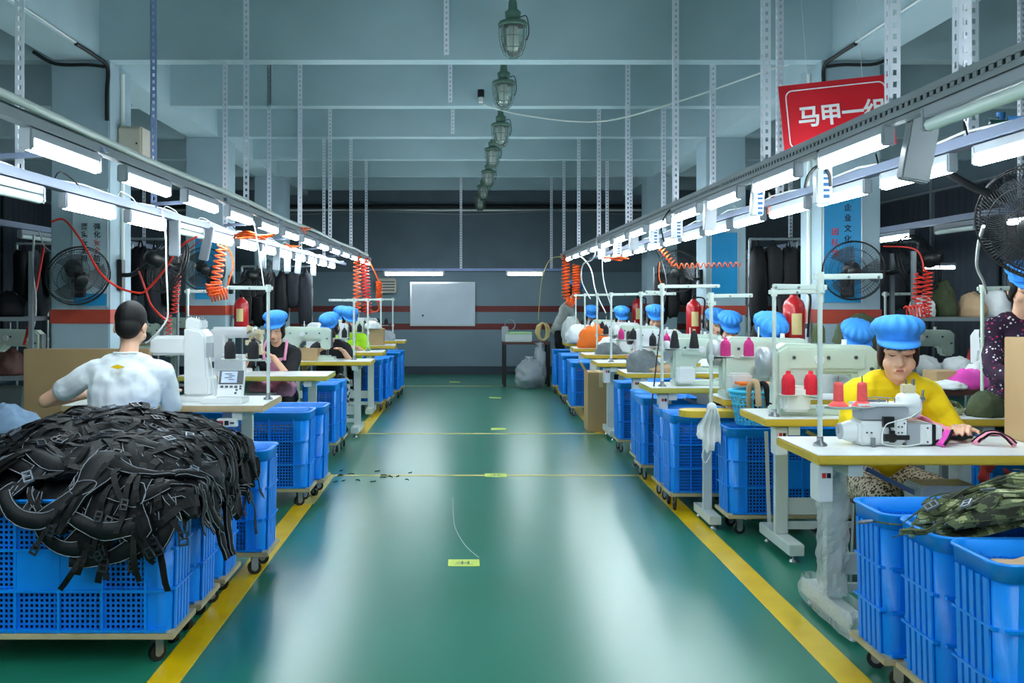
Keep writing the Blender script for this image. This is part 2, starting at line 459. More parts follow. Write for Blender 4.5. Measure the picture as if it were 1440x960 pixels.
# ------------------------------------------------------------------ floor marks
def mark(n, x0, y0, x1, y1, m):
    struct(MB().bb((x0, y0, 0), (x1, y1, .0015)).build('trim_%d' % n, m))
mark(1, -1.16, 0, -1.04, 6.75, 'line_yellow'); mark(2, 1.355, 0, 1.48, 7.8, 'line_yellow')
mark(3, -1.13, 6.75, -1.03, 7.8, 'line_pale')
mark(4, -1.14, 7.8, 1.47, 7.86, 'line_pale'); mark(5, -1.14, 10.2, 1.45, 10.27, 'line_pale')
mark(6, -1.14, 10.27, -1.02, 16, 'line_yellow'); mark(7, 1.34, 10.27, 1.46, 15.7, 'line_yellow'); mark(8, -1.14, 15.7, 1.46, 15.77, 'line_pale')
for i, (x, y, sx, sy) in enumerate(((-.01, 5.25, .165, .13), (.235, 7.84, .17, .14), (.35, 10.6, .16, .13), (.41, 13.9, .16, .13), (-.18, 16.5, .17, .13))):
    st = thing('floor_sticker', 'pale lime floor sticker on the green aisle, %s on the way to the whiteboard wall' % ORD[i], 'sticker', (x, y, 0))
    MB().bb((-sx/2, -sy/2, 0), (sx/2, sy/2, .002)).build('sheet', 'sticker_green', st)
    if i < 2:
        mb = MB()
        mb.bb((-.04, -.006, .002), (.03, .004, .0025)); mb.bb((-.012, -.03, .002), (-.004, .03, .0025)); mb.bb((.02, -.03, .002), (.028, .03, .0025)); mb.bb((-.05, -.034, .002), (.05, -.028, .0025))
        mb.build('printed_mark', 'lamp_green', st)
pts = bez([(-.09, 6.95, .003), (-.08, 6.4, .003), (-.06, 6.0, .003), (.0, 5.6, .003), (.07, 5.35, .003)], 8)
tag(MB().tube(pts, .0022, 4).build('loose_thread', 'wire_white'), 'white loose thread lying on the green aisle floor', 'thread')
for i in range(16):
    x, y = random.uniform(-1.05, -.3), random.uniform(7.5, 8.1)
    a = random.random()*3
    tag(MB().tube([(x, y, .004), (x+.03*math.cos(a), y+.03*math.sin(a), .006), (x+.05*math.cos(a+.4), y+.05*math.sin(a+.4), .004)], .004, 4).build('fabric_scrap', 'black_cloth'),
        'tiny black fabric scrap lying on the floor by the cross line', 'scrap', 'black scraps on the aisle floor')
# ================================================================== rails, lights and hangers
LX = .66
def batten_mesh():
    h = MB(); h.bb((-.02, 0, .014), (.02, LX, .05)); hm = h.mesh('housing', 'housing', .004)
    e = MB(); e.bb((-.023, -.004, -.026), (.023, .022, .05)); em = e.mesh('end_cap', 'housing', .006)
    t = MB().cyl((0, .018, -.008), (0, LX-.018, -.008), .021, n=8); t1 = t.mesh('tube', 'tube_on'); t2 = t.mesh('tube', 'tube_off')
    return hm, em, t1, t2
BH, BE, BT1, BT0 = batten_mesh()
RAILS = {   # X, tube z, rail z(bottom), lit label
    'la': (-1.5, 1.93, 1.985), 'lb': (-1.9, 1.845, 1.90), 'ra': (1.5, 1.965, 2.02), 'rb': (1.96, 1.93, 1.985)}
RNAME = {'la': 'aisle-side rail above the white T-shirt man', 'lb': 'rear rail above the white T-shirt man',
         'ra': 'slotted rail below the red sign', 'rb': 'trunking rail behind the slotted one'}
def light(key, y, on=True):
    X, zt, zr = RAILS[key]
    t = thing('fluorescent_light', ('lit' if on else 'unlit')+' fluorescent batten on the '+RNAME[key], 'light', (X, y, zt), 0, 'lights on the '+RNAME[key]+('' if on else ', off'))
    inst('housing', BH, t); inst('end_cap', BE, t); inst('end_cap', BE, t, (0, LX-.018, 0)); inst('tube', BT1 if on else BT0, t)
def seq(y0, p, lo, hi):
    k = math.ceil((lo-y0)/p); out = []
    while y0+p*k < hi: out.append(y0+p*k); k += 1
    return out
for y in seq(3.39, .955, -4.2, 14.9): light('la', y)
for y in seq(4.69, .9, -4.2, 14.4): light('lb', y, not (3.4 < y < 4.4 or 6.2 < y < 6.8))
for y in seq(3.53, .955, -4.2, 14.9): light('ra', y, not 2 < y < 3)
for y in seq(4.006, .85, -4.2, 14.2): light('rb', y)
# rails
R0, R1 = -4.5, 15.6
def rail(key):
    X, zt, zr = RAILS[key]
    r = thing('light_rail', {'la': 'pale aisle-side light rail with white conduit above the man in the white T-shirt', 'lb': 'bluish far-side light trunking with clipped cables behind the white T-shirt row',
                             'ra': 'grey slotted angle rail carrying lights below the red sign', 'rb': 'bluish white trunking rail behind the slotted rail'}[key], 'rail', (X, 0, zr))
    mb = MB()
    if key == 'ra':
        # slotted angle: two lips and rungs, so the slots are open
        for z0_, z1_ in ((0, .02), (.036, .06)): mb.bb((-.022, R0, z0_), (-.018, R1, z1_))
        y = R0
        while y < R1: mb.bb((-.022, y, .018), (-.018, y+.024, .038)); y += .045
        mb.build('slotted_flange', 'rail_grey', r)
        MB().bb((-.02, R0, .058), (.03, R1, .062)).bb((.026, R0, 0), (.03, R1, .06)).build('top_flange', 'rail_grey', r)
        MB().bb((-.016, R0, .012), (-.004, R1, .048)).build('slot_shade', 'black_matte', r)  # black strip behind the slots stands in for the shade inside
        MB().bb((-.012, R0, -.016), (.02, R1, .0)).build('batten_strip', 'rail_grey', r)
    elif key == 'la':
        MB().bb((-.022, R0, 0), (.022, R1, .035)).bb((-.022, R0, .04), (-.018, R1, .06)).build('channel', 'rail_grey', r)
        pts = [(.012, R0+i*.7, .062+.008*math.sin(i*1.3)) for i in range(int((R1-R0)/.7)+1)]
        MB().tube(pts, .017, 8).build('conduit', 'pipe_white', r)
        pts = [(-.02, R0+i*.7, .05+.012*math.sin(i*2.1)) for i in range(int((R1-R0)/.7)+1)]
        MB().tube(pts, .006, 5).build('cable', 'wire_white', r)
    else:
        MB().bb((-.032, R0, 0), (.032, R1, .042)).build('trunking', 'rail_white', r, bevel=.004)
        pts = [(.01*math.sin(i*2), R0+i*.35, .05+.012*math.sin(i*1.9)) for i in range(int((R1-R0)/.35)+1)]
        MB().tube(pts, .006, 5).build('cable', 'wire_white', r)
        y = 3.0
        while y < 12:
            a = y*7 % 1
            MB().tube(bez([(-.03, y, .04), (-.02, y+.05, .075+.03*a), (.02, y+.12, .06), (.03, y+.16, .03)], 4), .004, 5).build('cable_tie', 'wire_black' if a > .5 else 'wire_white', r); y += .83
for k in RAILS: rail(k)
# cross pieces joining the two rails of each row
for i, y in enumerate((4.05, 6.1, 7.9, 9.8, 11.8, 13.8)):
    t = thing('cross_bar', 'pale bar joining the two light rails above the white T-shirt row', 'bar', (-1.7, y, 1.97), 0, 'cross bars of the white T-shirt row')
    MB().bar((-.22, 0, 0), (.24, 0, .03), .03, .02).build('bar', 'rail_white', t)
# hanger angles (slotted)
def hanger_mesh(L, m):
    mb = MB()
    for (ax) in (0, 1):
        def b(u0, u1, z0, z1):
            if ax == 0: mb.bb((u0, 0, z0), (u1, .0025, z1))
            else: mb.bb((0, u0, z0), (.0025, u1, z1))
        b(0, .013, 0, L); b(.027, .04, 0, L)
        z = 0
        while z < L: b(.013, .027, z, min(L, z+.022)); z += .042
    return mb.mesh('slotted_angle', m)
HG = {}
def hanger(x, y, z0, z1=ZC, m='galv', flip=False, where=''):
    key = (round(z1-z0, 2), m)
    if key not in HG: HG[key] = hanger_mesh(z1-z0, m)
    o = inst('ceiling_hanger', HG[key], None, (x, y, z0)); 
    if flip: o.scale = (-1, 1, 1)
    tag(o, 'slotted steel angle hanging from ceiling to '+where, 'hanger', 'hangers to '+where)
    return o
for y in (6.8, 9.0, 11.0, 13.0, 15.0): hanger(-1.52, y, 2.02, where=RNAME['la'])
for y in (4.26, 6.09, 7.9, 9.67, 11.5, 13.4): hanger(-1.93, y, 1.93, m='galv_blue' if 6 < y < 6.2 else 'galv', where=RNAME['lb'])
for y in (2.99, 3.48, 4.96, 7.1, 9.2, 11.2, 13.2, 15.2): hanger(1.48, y, 2.07, where=RNAME['ra'])
for y in (3.9, 6.29, 8.0, 10.0, 12.0, 14.0): hanger(1.97, y, 2.03, where=RNAME['rb'])
for x, y, z in ((-.17, 7.72, ZB+.02), (-.17, 9.6, ZB+.02), (-.17, 11.45, ZB+.02)):
    hanger(x, y, z, where='a beam, cut short beside the caged lamps')
# far-bay hangers
for s in (-1, 1):
    for y in (5.2, 7.0, 9.5, 12, 14.5): hanger(s*3.9, y, 2.05, where='the side bay rail beyond the '+('white T-shirt' if s < 0 else 'red sign')+' row')
    t = thing('bay_light_rail', 'dim light rail in the side bay beyond the '+('white T-shirt row' if s < 0 else 'red sign row'), 'rail', (s*3.9, 0, 2.0))
    MB().bb((-.03, 3.5, 0), (.03, 16, .05)).build('trunking', 'rail_white', t)
    for k, y in enumerate((5.4, 6.5, 7.6, 8.7, 9.8, 10.9, 12.0, 13.1)):
        on = (s > 0 and k in (0, 1, 3, 5)) or (s < 0 and k in (4, 6))
        q = thing('fluorescent_light', ('lit' if on else 'unlit')+' fluorescent batten in the side bay beyond the '+('white T-shirt row' if s < 0 else 'red sign row'), 'light', (s*3.9, y, 1.945), 0,
                  'side bay lights '+str(s)+str(on))
        inst('housing', BH, q); inst('end_cap', BE, q); inst('end_cap', BE, q, (0, LX-.026, 0)); inst('tube', BT1 if on else BT0, q)
q = thing('fluorescent_light', 'single lit fluorescent tube deep in the side bay before the dark curtains', 'light', (6.1, 12.4, 1.78), PI/2)
inst('housing', BH, q); inst('end_cap', BE, q); inst('end_cap', BE, q, (0, LX-.026, 0)); inst('tube', BT1, q); MB().bb((-.01, .3, .05), (.01, .32, ZC-1.78)).build('drop_rod', 'rail_grey', q)
# back cross rail with two tubes
t = thing('back_light_rail', 'thin bluish rail crossing the hall before the whiteboard wall', 'rail', (0, 16.5, 1.84))
MB().bb((-1.6, -.02, 0), (1.6, .02, .04)).build('trunking', 'galv_blue', t)
for x, y0, L in ((-1.36, 16.5, 1.0), (.67, 16.5, .62)):
    q = thing('fluorescent_light', 'long lit fluorescent tube facing the camera before the whiteboard wall' if L > .7 else 'shorter lit fluorescent tube before the whiteboard wall', 'light', (x, y0, 1.81))
    MB().bb((0, -.02, 0), (L, .02, .03)).build('housing', 'white_metal', q)
    for xx in (0, L-.03): MB().bb((xx, -.025, -.04), (xx+.03, .025, .03)).build('end_cap', 'mach_white', q)
    MB().cyl((.03, 0, -.022), (L-.03, 0, -.022), .025, n=8).build('tube', 'tube_on', q)
hanger(-.1, 16.5, 1.88, where='the thin rail before the whiteboard wall')
hanger(1.4, 16.5, 1.88, where='the thin rail before the whiteboard wall')
# explosion-proof caged lamps in a line down the aisle
def cage_lamp(x, y, zb, label):
    t = thing('caged_lamp', label, 'lamp', (x, y, zb), 0, 'caged lamps above the aisle')
    R = None
    MB().lathe([(.03, .26), (.055, .3), (.06, .34), (.035, .36), (.03, .42), (.02, .43)], 16).lathe([(.105, .235), (.112, .25), (.1, .268), (.06, .28), (.03, .3)], 20).build('lamp_head', 'lamp_green', t)
    MB().cyl((0, 0, .42), (0, 0, ZC-zb), .016, n=8).lathe([(.05, .47), (.05, .485)], 12).lathe([(.03, .5), (.045, .52), (.03, .54)], 12).build('stem', 'pipe_white', t)
    MB().lathe([(.0, .015), (.03, .018), (.058, .04), (.078, .09), (.088, .16), (.09, .235)], 20).build('glass_jar', 'lamp_glass', t)
    MB().lathe([(.0, .07), (.025, .075), (.03, .1), (.03, .2), (.02, .23)], 12).build('bulb', 'bulb', t)
    mb = MB()
    for k in range(8):
        a = 2*PI*k/8
        mb.tube([(r*math.cos(a), r*math.sin(a), z) for r, z in ((.102, .24), (.1, .16), (.09, .09), (.066, .03), (.03, .004), (0, 0))], .003, 5)
    for r, z in ((.099, .15), (.083, .07)):
        mb.tube([(r*math.cos(2*PI*k/20), r*math.sin(2*PI*k/20), z) for k in range(20)], .003, 5, closed=True)
    mb.build('cage', 'lamp_green', t)
    MB().tube(bez([(.05, 0, .3), (.1, 0, .31), (.118, 0, .2), (.1, -.02, .13)], 5), .004, 5).build('drop_wire', 'wire_black', t)
    return t
cl = None
for i, (y, z) in enumerate(((7.3, 3.15), (9.2, 3.13), (11.1, 3.07), (13.0, 3.08), (14.9, 3.03), (16.4, 2.98), (17.4, 2.9))):
    cage_lamp([.345, .35, .39, .35, .34, .29, .25][i], y, z, 'green-topped caged glass lamp hanging above the aisle, %s on the way to the back wall' % ORD[i])
# camera-like sensor on the second beam with its cable sagging across
t = thing('ceiling_sensor', 'small black cylindrical sensor fixed on a ceiling beam by the caged lamps', 'sensor', (.145, 9.55, 3.3))
MB().cyl((0, 0, .02), (0, 0, .09), .033, n=14).build('housing', 'black', t); MB().bb((-.02, 0, -.02), (.02, .1, .02)).build('bracket', 'white_metal', t)
pts = bez([(.17, 9.5, 3.24), (.55, 9.3, 3.1), (1.2, 9.0, 2.99), (1.8, 8.6, 3.08), (2.5, 8.1, 3.26), (2.8, 7.9, 3.3)], 8)
tag(MB().tube(pts, .008, 6).build('sagging_cable', 'wire_white'), 'white cable sagging from the ceiling sensor to the column', 'cable')
# long thin cables on the columns and beams
for s in (-1, 1):
    pts = bez([(s*2.86, 2, 3.27), (s*2.86, 4.5, 3.265), (s*2.86, 6.2, 3.275), (s*2.86, 7.3, 3.27)], 4)
    tag(MB().tube(pts, .008, 5).build('beam_cable', 'wire_white'), 'white cable clipped along the beam edge on the '+('white T-shirt' if s < 0 else 'red sign')+' row side', 'cable')
    pts = bez([(s*2.86, 7.3, 3.26), (s*2.84, 7.6, 3.25), (s*2.8, 7.78, 3.2), (s*2.8, 7.77, 3.0), (s*2.8, 7.77, 2.78)], 6)
    b = thing('black_conduit', 'thick black cable conduit bending down the column '+('left of the beige box' if s < 0 else 'behind the red sign'), 'conduit', (0, 0, 0))
    MB().tube(pts, .016, 8).build('main_run', 'wire_black', b)
    pts = bez([(s*3.35, 7.7, 3.3), (s*3.2, 7.76, 3.22), (s*2.95, 7.77, 3.215), (s*2.82, 7.77, 3.2)], 6)
    MB().tube(pts, .013, 8).build('side_run', 'wire_black', b)
    pts = [(s*2.775, 8.05, .5), (s*2.775, 8.05, 3.2)]
    tag(MB().tube(pts, .018, 8).build('column_pipe', 'pipe_white'), 'white vertical pipe on the column '+('left of the beige box' if s < 0 else 'behind the red sign'), 'pipe')
# beige box on the left column
t = thing('electric_cabinet', 'beige metal box fixed high on the column above the lights', 'box', (-2.69, 8.12, 2.5))
MB().bb((-.1, -.16, 0), (.1, .16, .27)).build('body', 'ac_beige', t, bevel=.015); MB().bb((-.08, -.166, .02), (.08, -.158, .25)).build('door', 'ac_beige', t); MB().cyl((.06, -.17, .13), (.06, -.164, .13), .008, n=8).build('knob', 'black', t)
# ================================================================== sewing tables
ZT = .76
def table(x0, y0, label, L=1.2, D=.55, edge='edge_yellow', wrap=False, box=True, z=ZT, group=None, motor=True, bx=.07):
    t = thing('sewing_table', label, 'table', (x0, y0, 0), 0, group)
    MB().bb((0, 0, z-.042), (L, D, z-.003)).build('tabletop', edge, t, bevel=.006)
    MB().bb((.004, .004, z-.004), (L-.004, D-.004, z)).build('laminate', 'laminate', t)
    for i, x in enumerate((.16, L-.16)):
        lg = MB(); lg.bb((x-.035, D/2-.022, .1), (x+.035, D/2+.022, z-.09)); lg.build('leg', 'frame_paint', t, bevel=.004)
        MB().bb((x-.03, .02, z-.09), (x+.03, D-.02, z-.042)).build('bracket', 'frame_paint', t)
        ft = MB().bb((x-.04, -.02, .04), (x+.04, D+.02, .1)).build('foot', 'frame_paint', t, bevel=.004)
        if 'lvl' not in HG: HG['lvl'] = MB().cyl((0, 0, .012), (0, 0, .045), .008, n=8).cyl((0, 0, 0), (0, 0, .014), .025, .018, n=10).mesh('levelling_foot', 'steel')
        for yy in (.03, D-.03): inst('levelling_foot', HG['lvl'], ft, (x, yy, 0))
        if wrap and i == 0:
            def wrapfilm(lo, hi, nz, amp, nm):
                m2 = MB(); n = 20; vs = []
                for k in range(nz+1):
                    zz = lo[2]+(hi[2]-lo[2])*k/nz
                    for j in range(n):
                        a = 2*PI*j/n; cx, cy = (lo[0]+hi[0])/2, (lo[1]+hi[1])/2
                        q = 1/max(abs(math.cos(a)), abs(math.sin(a)))*.92
                        rx, ry = (hi[0]-lo[0])/2, (hi[1]-lo[1])/2
                        w_ = 1+amp*noise.noise((math.cos(a)*2, math.sin(a)*2, zz*25))
                        vs.append((cx+rx*q*w_*math.cos(a), cy+ry*q*w_*math.sin(a), zz))
                m2.add(vs, [(k*n+j, k*n+(j+1) % n, (k+1)*n+(j+1) % n, (k+1)*n+j) for k in range(nz) for j in range(n)], 0, False)
                m2.build(nm, 'film', t)
            wrapfilm((x-.06, D/2-.05, .12), (x+.06, D/2+.05, z-.05), 30, .28, 'plastic_wrap')
            wrapfilm((x-.06, -.05, .02), (x+.06, D+.05, .13), 6, .15, 'plastic_wrap')
    MB().bb((.16, D/2+.0, .2), (L-.16, D/2+.025, .29)).bb((.16, D/2+.0, .12), (L-.16, D/2+.02, .16)).build('stretcher', 'frame_paint', t)
    if motor:
        mb = MB().bb((.5, D/2-.1, .42), (.75, D/2+.08, .6)); mb.build('motor_box', 'mach_grey', t, bevel=.01)
        MB().bar((.3, D/2, .66), (.62, D/2-.03, .5), .03, .02).build('motor_bracket', 'steel', t)
        tr = MB().bb((.35, .05, .1), (.75, .33, .125)); tr.build('treadle', 'black_matte', t)
    if box:
        b = MB().bb((bx, .04, z-.2), (bx+.06, .14, z-.05)).build('switch_box', 'mach_white', t, bevel=.004)
        MB().bb((bx+.015, .036, z-.1), (bx+.03, .041, z-.08)).build('red_button', 'ink_red', b); MB().bb((bx+.035, .036, z-.1), (bx+.05, .041, z-.08)).build('black_button', 'black', b)
    return t
# ------------------------------------------------------------------ machines (origin: middle of bed on table; operator on +y, wheel at -x)
def flatbed(loc, label, m='mach_green', s=1.0, rz=0, group=None, light=False):
    t = thing('sewing_machine', label, 'sewing machine', loc, rz, group); t.scale = (s, s, s)
    if 'flat_b' not in HG:
        HG['flat_b'] = 1
    k = 'fb_'+m
    if k not in HG:
        L = []
        L.append(('bed', MB().bb((-.24, -.088, 0), (.24, .088, .03)).bb((.05, -.05, .03), (.2, .06, .042)).mesh('bed', m, .008)))
        a = MB().prism([(-.245, .03), (-.1, .03), (-.09, .14), (-.06, .175), (.1, .175), (.115, .1), (.2, .1), (.205, .27), (.17, .3), (-.2, .31), (-.245, .28)], .11)
        L.append(('arm', a.mesh('arm', m, .014)))
        L.append(('face_plate', MB().bb((.202, -.045, .12), (.212, .045, .27)).mesh('face_plate', 'steel', .004)))
        L.append(('rear_cover', MB().bb((-.19, -.062, .2), (.14, -.054, .285)).mesh('rear_cover', m, .003)))
        h = MB(); Rx = Matrix.Rotation(PI/2, 3, 'Y')
        h.lathe([(.02, -.03), (.06, -.03), (.068, -.015), (.068, .01), (.05, .025), (.02, .028)], 20, (-.275, 0, .225), Rx)
        L.append(('handwheel', h.mesh('handwheel', 'black' if m != 'mach_green' else 'mach_grey')))
        n = MB().cyl((.16, 0, .1), (.16, 0, .05), .006, n=8).cyl((.16, 0, .055), (.16, 0, .032), .002, n=6).bb((.145, -.012, .036), (.175, .02, .044)).cyl((.175, 0, .1), (.175, 0, .045), .005, n=8)
        L.append(('needle_bar', n.mesh('needle_bar', 'chrome')))
        d = MB()
        for x, z in ((-.17, .25), (-.02, .25), (.1, .25), (-.21, .12), (-.15, .07), (.17, .2)):
            d.cyl((x, -.067, z), (x, -.05, z), .008, n=8)
        L.append(('screws', d.mesh('screws', 'panel_dark')))
        e = MB().cyl((-.06, -.07, .24), (-.06, -.05, .24), .022, n=14)
        e.cyl((-.05, 0, .305), (-.05, 0, .36), .004, n=6).cyl((.08, .02, .3), (.08, .02, .325), .012, n=8)
        L.append(('thread_guides', e.mesh('thread_guides', 'mach_white')))
        mo = MB().bb((-.235, -.14, .02), (-.12, -.06, .13)); L.append(('rear_motor', mo.mesh('rear_motor', 'mach_white', .012)))
        HG[k] = L
    for nm, me in HG[k]: inst(nm, me, t)
    if light:
        MB().tube(bez([(.1, -.05, .29), (.16, -.07, .36), (.2, -.04, .33)], 5), .006, 5).build('gooseneck', 'wire_black', t)
    return t
# ------------------------------------------------------------------ thread stands and cones
def cone_mesh(m, tall=.105, r=.034):
    return MB().lathe([(r*.95, .0), (r, .006), (r*.98, tall*.7), (r*.72, tall*.93), (r*.4, tall), (r*.3, tall)], 20).mesh('thread', m)
CM = {}
def cone(loc, m, label, group=None, style=0, s=1):
    t = thing('thread_cone', label, 'thread cone', loc, 0, group); t.scale = (s, s, s)
    k = (m, style)
    if k not in CM:
        if style == 0: CM[k] = cone_mesh(m)
        elif style == 1: CM[k] = MB().lathe([(.022, .018), (.02, .09), (.018, .1), (.008, .103)], 18).mesh('thread', m)
        else: CM[k] = MB().lathe([(.04, 0), (.042, .01), (.026, .12), (.012, .15), (.01, .15)], 18).mesh('thread', m)
        if style == 1: CM[k, 'b'] = MB().lathe([(.044, 0), (.04, .004), (.026, .018), (.022, .02)], 18).mesh('cone_base', m)
        else: CM[k, 'b'] = MB().lathe([(.012, .0), (.013, .118 if style == 0 else .16), (.009, .12 if style == 0 else .162)], 10).mesh('core', 'tape' if style else m)
    inst('thread', CM[k], t); inst('cone_base' if style == 1 else 'core', CM[k, 'b'], t)
    return t
def stand(x, y, zt, h, label, top=((.27, 0),), tray=.28, trays=((.12, 0),), group=None, m='stand_paint', both=()):
    """pole with top thread arms and spool plates; arms are (dx, dy)"""
    t = thing('thread_stand', label, 'thread stand', (x, y, zt), 0, group)
    MB().cyl((0, 0, 0), (0, 0, h), .0105, n=12).build('pole', m, t)
    MB().lathe([(.03, 0), (.03, .008), (.014, .02), (.014, .04)], 14).build('base', 'steel', t)
    for i, (dx, dy) in enumerate(top):
        z = h-.012-.045*i
        a = MB().bar((-.03 if dx > 0 else .03, 0, z), (dx, dy, z+.004), .012, .024); a.build('top_arm', m, t, bevel=.003)
        if 'eyl' not in HG: HG['eyl'] = MB().cyl((0, -.009, 0), (0, .009, 0), .006, n=8).mesh('eyelet', 'steel')
        for f in (.45, .93): inst('eyelet', HG['eyl'], t, (dx*f, dy*f, z))
        MB().cyl((0, 0, z-.022), (0, 0, z+.022), .017, n=12).build('clamp', m, t)
    if trays:
        MB().cyl((0, 0, tray-.02), (0, 0, tray+.012), .017, n=12).build('clamp', m, t)
        for dx, dy in trays:
            MB().bar((0, 0, tray-.006), (dx, dy, tray-.006), .022, .006).build('tray_arm', m, t)
            MB().lathe([(.012, 0), (.052, 0), (.056, .005), (.05, .004), (.012, .004)], 20, (dx, dy, tray)).build('spool_plate', m, t)
            MB().cyl((dx, dy, tray), (dx, dy, tray+.135), .003, n=6).build('spool_pin', 'steel', t)
    return t
TR = 'in the red sign row'
TL = 'in the white T-shirt row'
# ---------------- right row
table(1.43, 4.04, 'white sewing table with yellow edge and plastic-wrapped leg before the woman in yellow', wrap=True, L=1.5, bx=.015)
RT = [(1.58, 5.25, 1.35), (1.31, 7.05, 1.25), (1.35, 8.4, 1.25), (1.29, 9.74, 1.25), (1.33, 11.1, 1.2), (1.36, 12.5, 1.2), (1.4, 13.9, 1.2)]
for i, (x, y, L) in enumerate(RT):
    table(x, y, 'yellow-edged sewing table %s, %s behind the plastic-wrapped one' % (TR, ORD[i]), L=L, edge='edge_yellow' if i != 1 else 'edge_lime', D=.5)
# small round-ended ledge table
t = thing('side_table', 'small round-ended yellow side table holding the stand with magenta thread', 'table', (1.42, 6.12, 0))
pl = [(-.0+.09*math.cos(a), .09+.09*math.sin(a)) for a in [PI*1.5-PI*k/8 for k in range(9)]]
pl += [(.24, .18), (.24, 0)]
m2 = MB(); n = len(pl); m2.add([(x, y, z) for z in (.66, .7) for x, y in pl], [tuple(range(n))[::-1], tuple(range(n, 2*n))]+[(i, (i+1) % n, n+(i+1) % n, n+i) for i in range(n)])
m2.build('tabletop', 'edge_yellow', t)
MB().bb((.06, .07, .07), (.11, .11, .66)).build('leg', 'frame_paint', t); MB().bb((.05, -.12, .03), (.12, .3, .08)).build('foot', 'frame_paint', t)
for yy in (-.09, .27): inst('levelling_foot', HG['lvl'], t, (.085, yy, 0))
# ---------------- left row
LT = [(-2.4, 5.9, 1.2, .6, 'edge_wood'), (-2.35, 8.1, 1.22, .55, 'edge_lime'), (-2.15, 9.95, 1.2, .5, 'edge_yellow'), (-2.17, 11.6, 1.2, .5, 'edge_yellow'), (-2.15, 13.2, 1.2, .5, 'edge_yellow'), (-2.1, 14.7, 1.2, .5, 'edge_yellow')]
for i, (x, y, L, D, e) in enumerate(LT):
    table(x, y, 'wood-edged sewing table before the man in the white T-shirt' if i == 0 else ('yellow-edged sewing table %s, %s behind the wood-edged one' % (TL, ORD[i-1])), L=L, D=D, edge=e, box=(i != 0))
# switch box under the first left table
t = thing('table_switch', 'white two-button switch box under the wood-edged table', 'switch', (-1.42, 5.93, .63))
MB().bb((-.06, -.02, 0), (.06, .03, .05)).build('case', 'mach_white', t, bevel=.004); MB().bb((-.045, -.024, .012), (-.02, -.018, .038)).build('red_button', 'ink_red', t)
MB().bb((-.012, -.024, .012), (.012, -.018, .038)).build('black_button', 'black', t); MB().bb((.02, -.024, .02), (.045, -.018, .03)).build('label_strip', 'panel_dark', t); MB().bb((-.03, 0, .05), (.03, .02, .088)).build('bracket', 'steel', t)

# ------------------------------------------------------------------ machine before the woman in yellow
t = thing('sewing_machine', 'white box-bodied sewing machine before the woman in the yellow T-shirt', 'sewing machine', (1.84, 4.34, ZT))
MB().bb((-.15, -.07, .004), (.05, .07, .108)).build('lower_body', 'mach_white', t, bevel=.012)
Rx = Matrix.Rotation(PI/2, 3, 'Y')
MB().lathe([(.048, 0), (.046, -.03), (.034, -.06), (.034, -.068)], 20, (-.145, 0, .058), Rx).build('wheel_cone', 'mach_white', t)
MB().lathe([(.03, -.072), (.036, -.068), (.036, -.062)], 20, (-.145, 0, .058), Rx).lathe([(.012, -.076), (.012, -.07)], 12, (-.145, 0, .058), Rx).build('handwheel_ring', 'mach_grey', t)
MB().bb((.05, -.066, .004), (.165, .066, .1)).build('gear_block', 'mach_grey', t, bevel=.006)
MB().bb((.11, -.071, .01), (.16, -.064, .095)).build('side_plate', 'mach_white', t, bevel=.003)
MB().bb((.165, -.05, .004), (.185, .05, .092)).build('gap_block', 'black', t)
MB().bb((.185, -.06, .0), (.21, .06, .088)).build('end_plate', 'mach_white', t, bevel=.004)
MB().bb((-.135, -.055, .112), (.07, .055, .17)).build('upper_body', 'mach_grey', t, bevel=.004)
MB().bb((-.15, -.06, .17), (.08, .06, .182)).build('top_lid', 'mach_white', t, bevel=.003)
MB().lathe([(.035, -.05), (.05, -.045), (.056, -.02), (.056, .02), (.046, .035), (.02, .04)], 24, (.095, 0, .172), Rx).build('motor_cap', 'mach_white', t)
mb = MB().bb((.06, -.02, .222), (.115, .02, .262)); mb.build('thread_block', 'mach_cream', t, bevel=.004)
mb = MB().cyl((.105, -.01, .25), (.105, -.01, .285), .008, n=8).cyl((.08, .0, .26), (.08, .0, .28), .005, n=8).cyl((.12, -.03, .2), (.145, -.03, .2), .01, n=8).cyl((.13, -.03, .16), (.14, -.03, .24), .005, n=6)
mb.build('knobs', 'steel', t)
mb = MB().bb((-.055, -.09, .085), (-.01, -.07, .13)).bb((-.025, -.085, .02), (-.005, -.07, .07)).bb((.0, -.08, .03), (.06, -.07, .05)).bb((-.05, -.088, .025), (.0, -.07, .055)).cyl((-.03, -.08, .09), (-.015, -.08, .05), .004, n=6)
mb.build('black_fittings', 'black', t)
mb = MB()
for x, z in ((.015, .06), (.03, .06), (.015, .085), (.03, .085), (.04, .1), (.14, .08), (.14, .02), (-.1, .06), (-.12, .06)): mb.cyl((x, -.074, z), (x, -.062, z), .004, n=8)
mb.build('bolts', 'panel_dark', t)
MB().bb((.005, -.0725, .045), (.05, -.064, .112)).build('bolt_plate', 'mach_white', t)
MB().tube(bez([(.11, -.08, .09), (.13, -.09, .05), (.1, -.09, .015), (.0, -.09, .005), (-.06, -.09, .02), (-.05, -.09, .09), (-.01, -.09, .11), (.06, -.09, .13), (.12, -.06, .16)], 6), .0028, 5).build('white_wire', 'wire_white', t)
mb = MB()
for x in (-.12, -.09, -.04, .0, .03): mb.cyl((x, 0, .182), (x, 0, .2), .003, n=6)
mb.tube([(-.12, 0, .2), (-.05, .01, .205), (.03, 0, .2)], .0025, 5); mb.bb((-.1, .02, .182), (.0, .05, .192)); mb.build('top_rods', 'steel', t)
MB().bb((-.105, -.09, -.002), (-.09, -.075, .04)).build('hinge', 'steel', t)
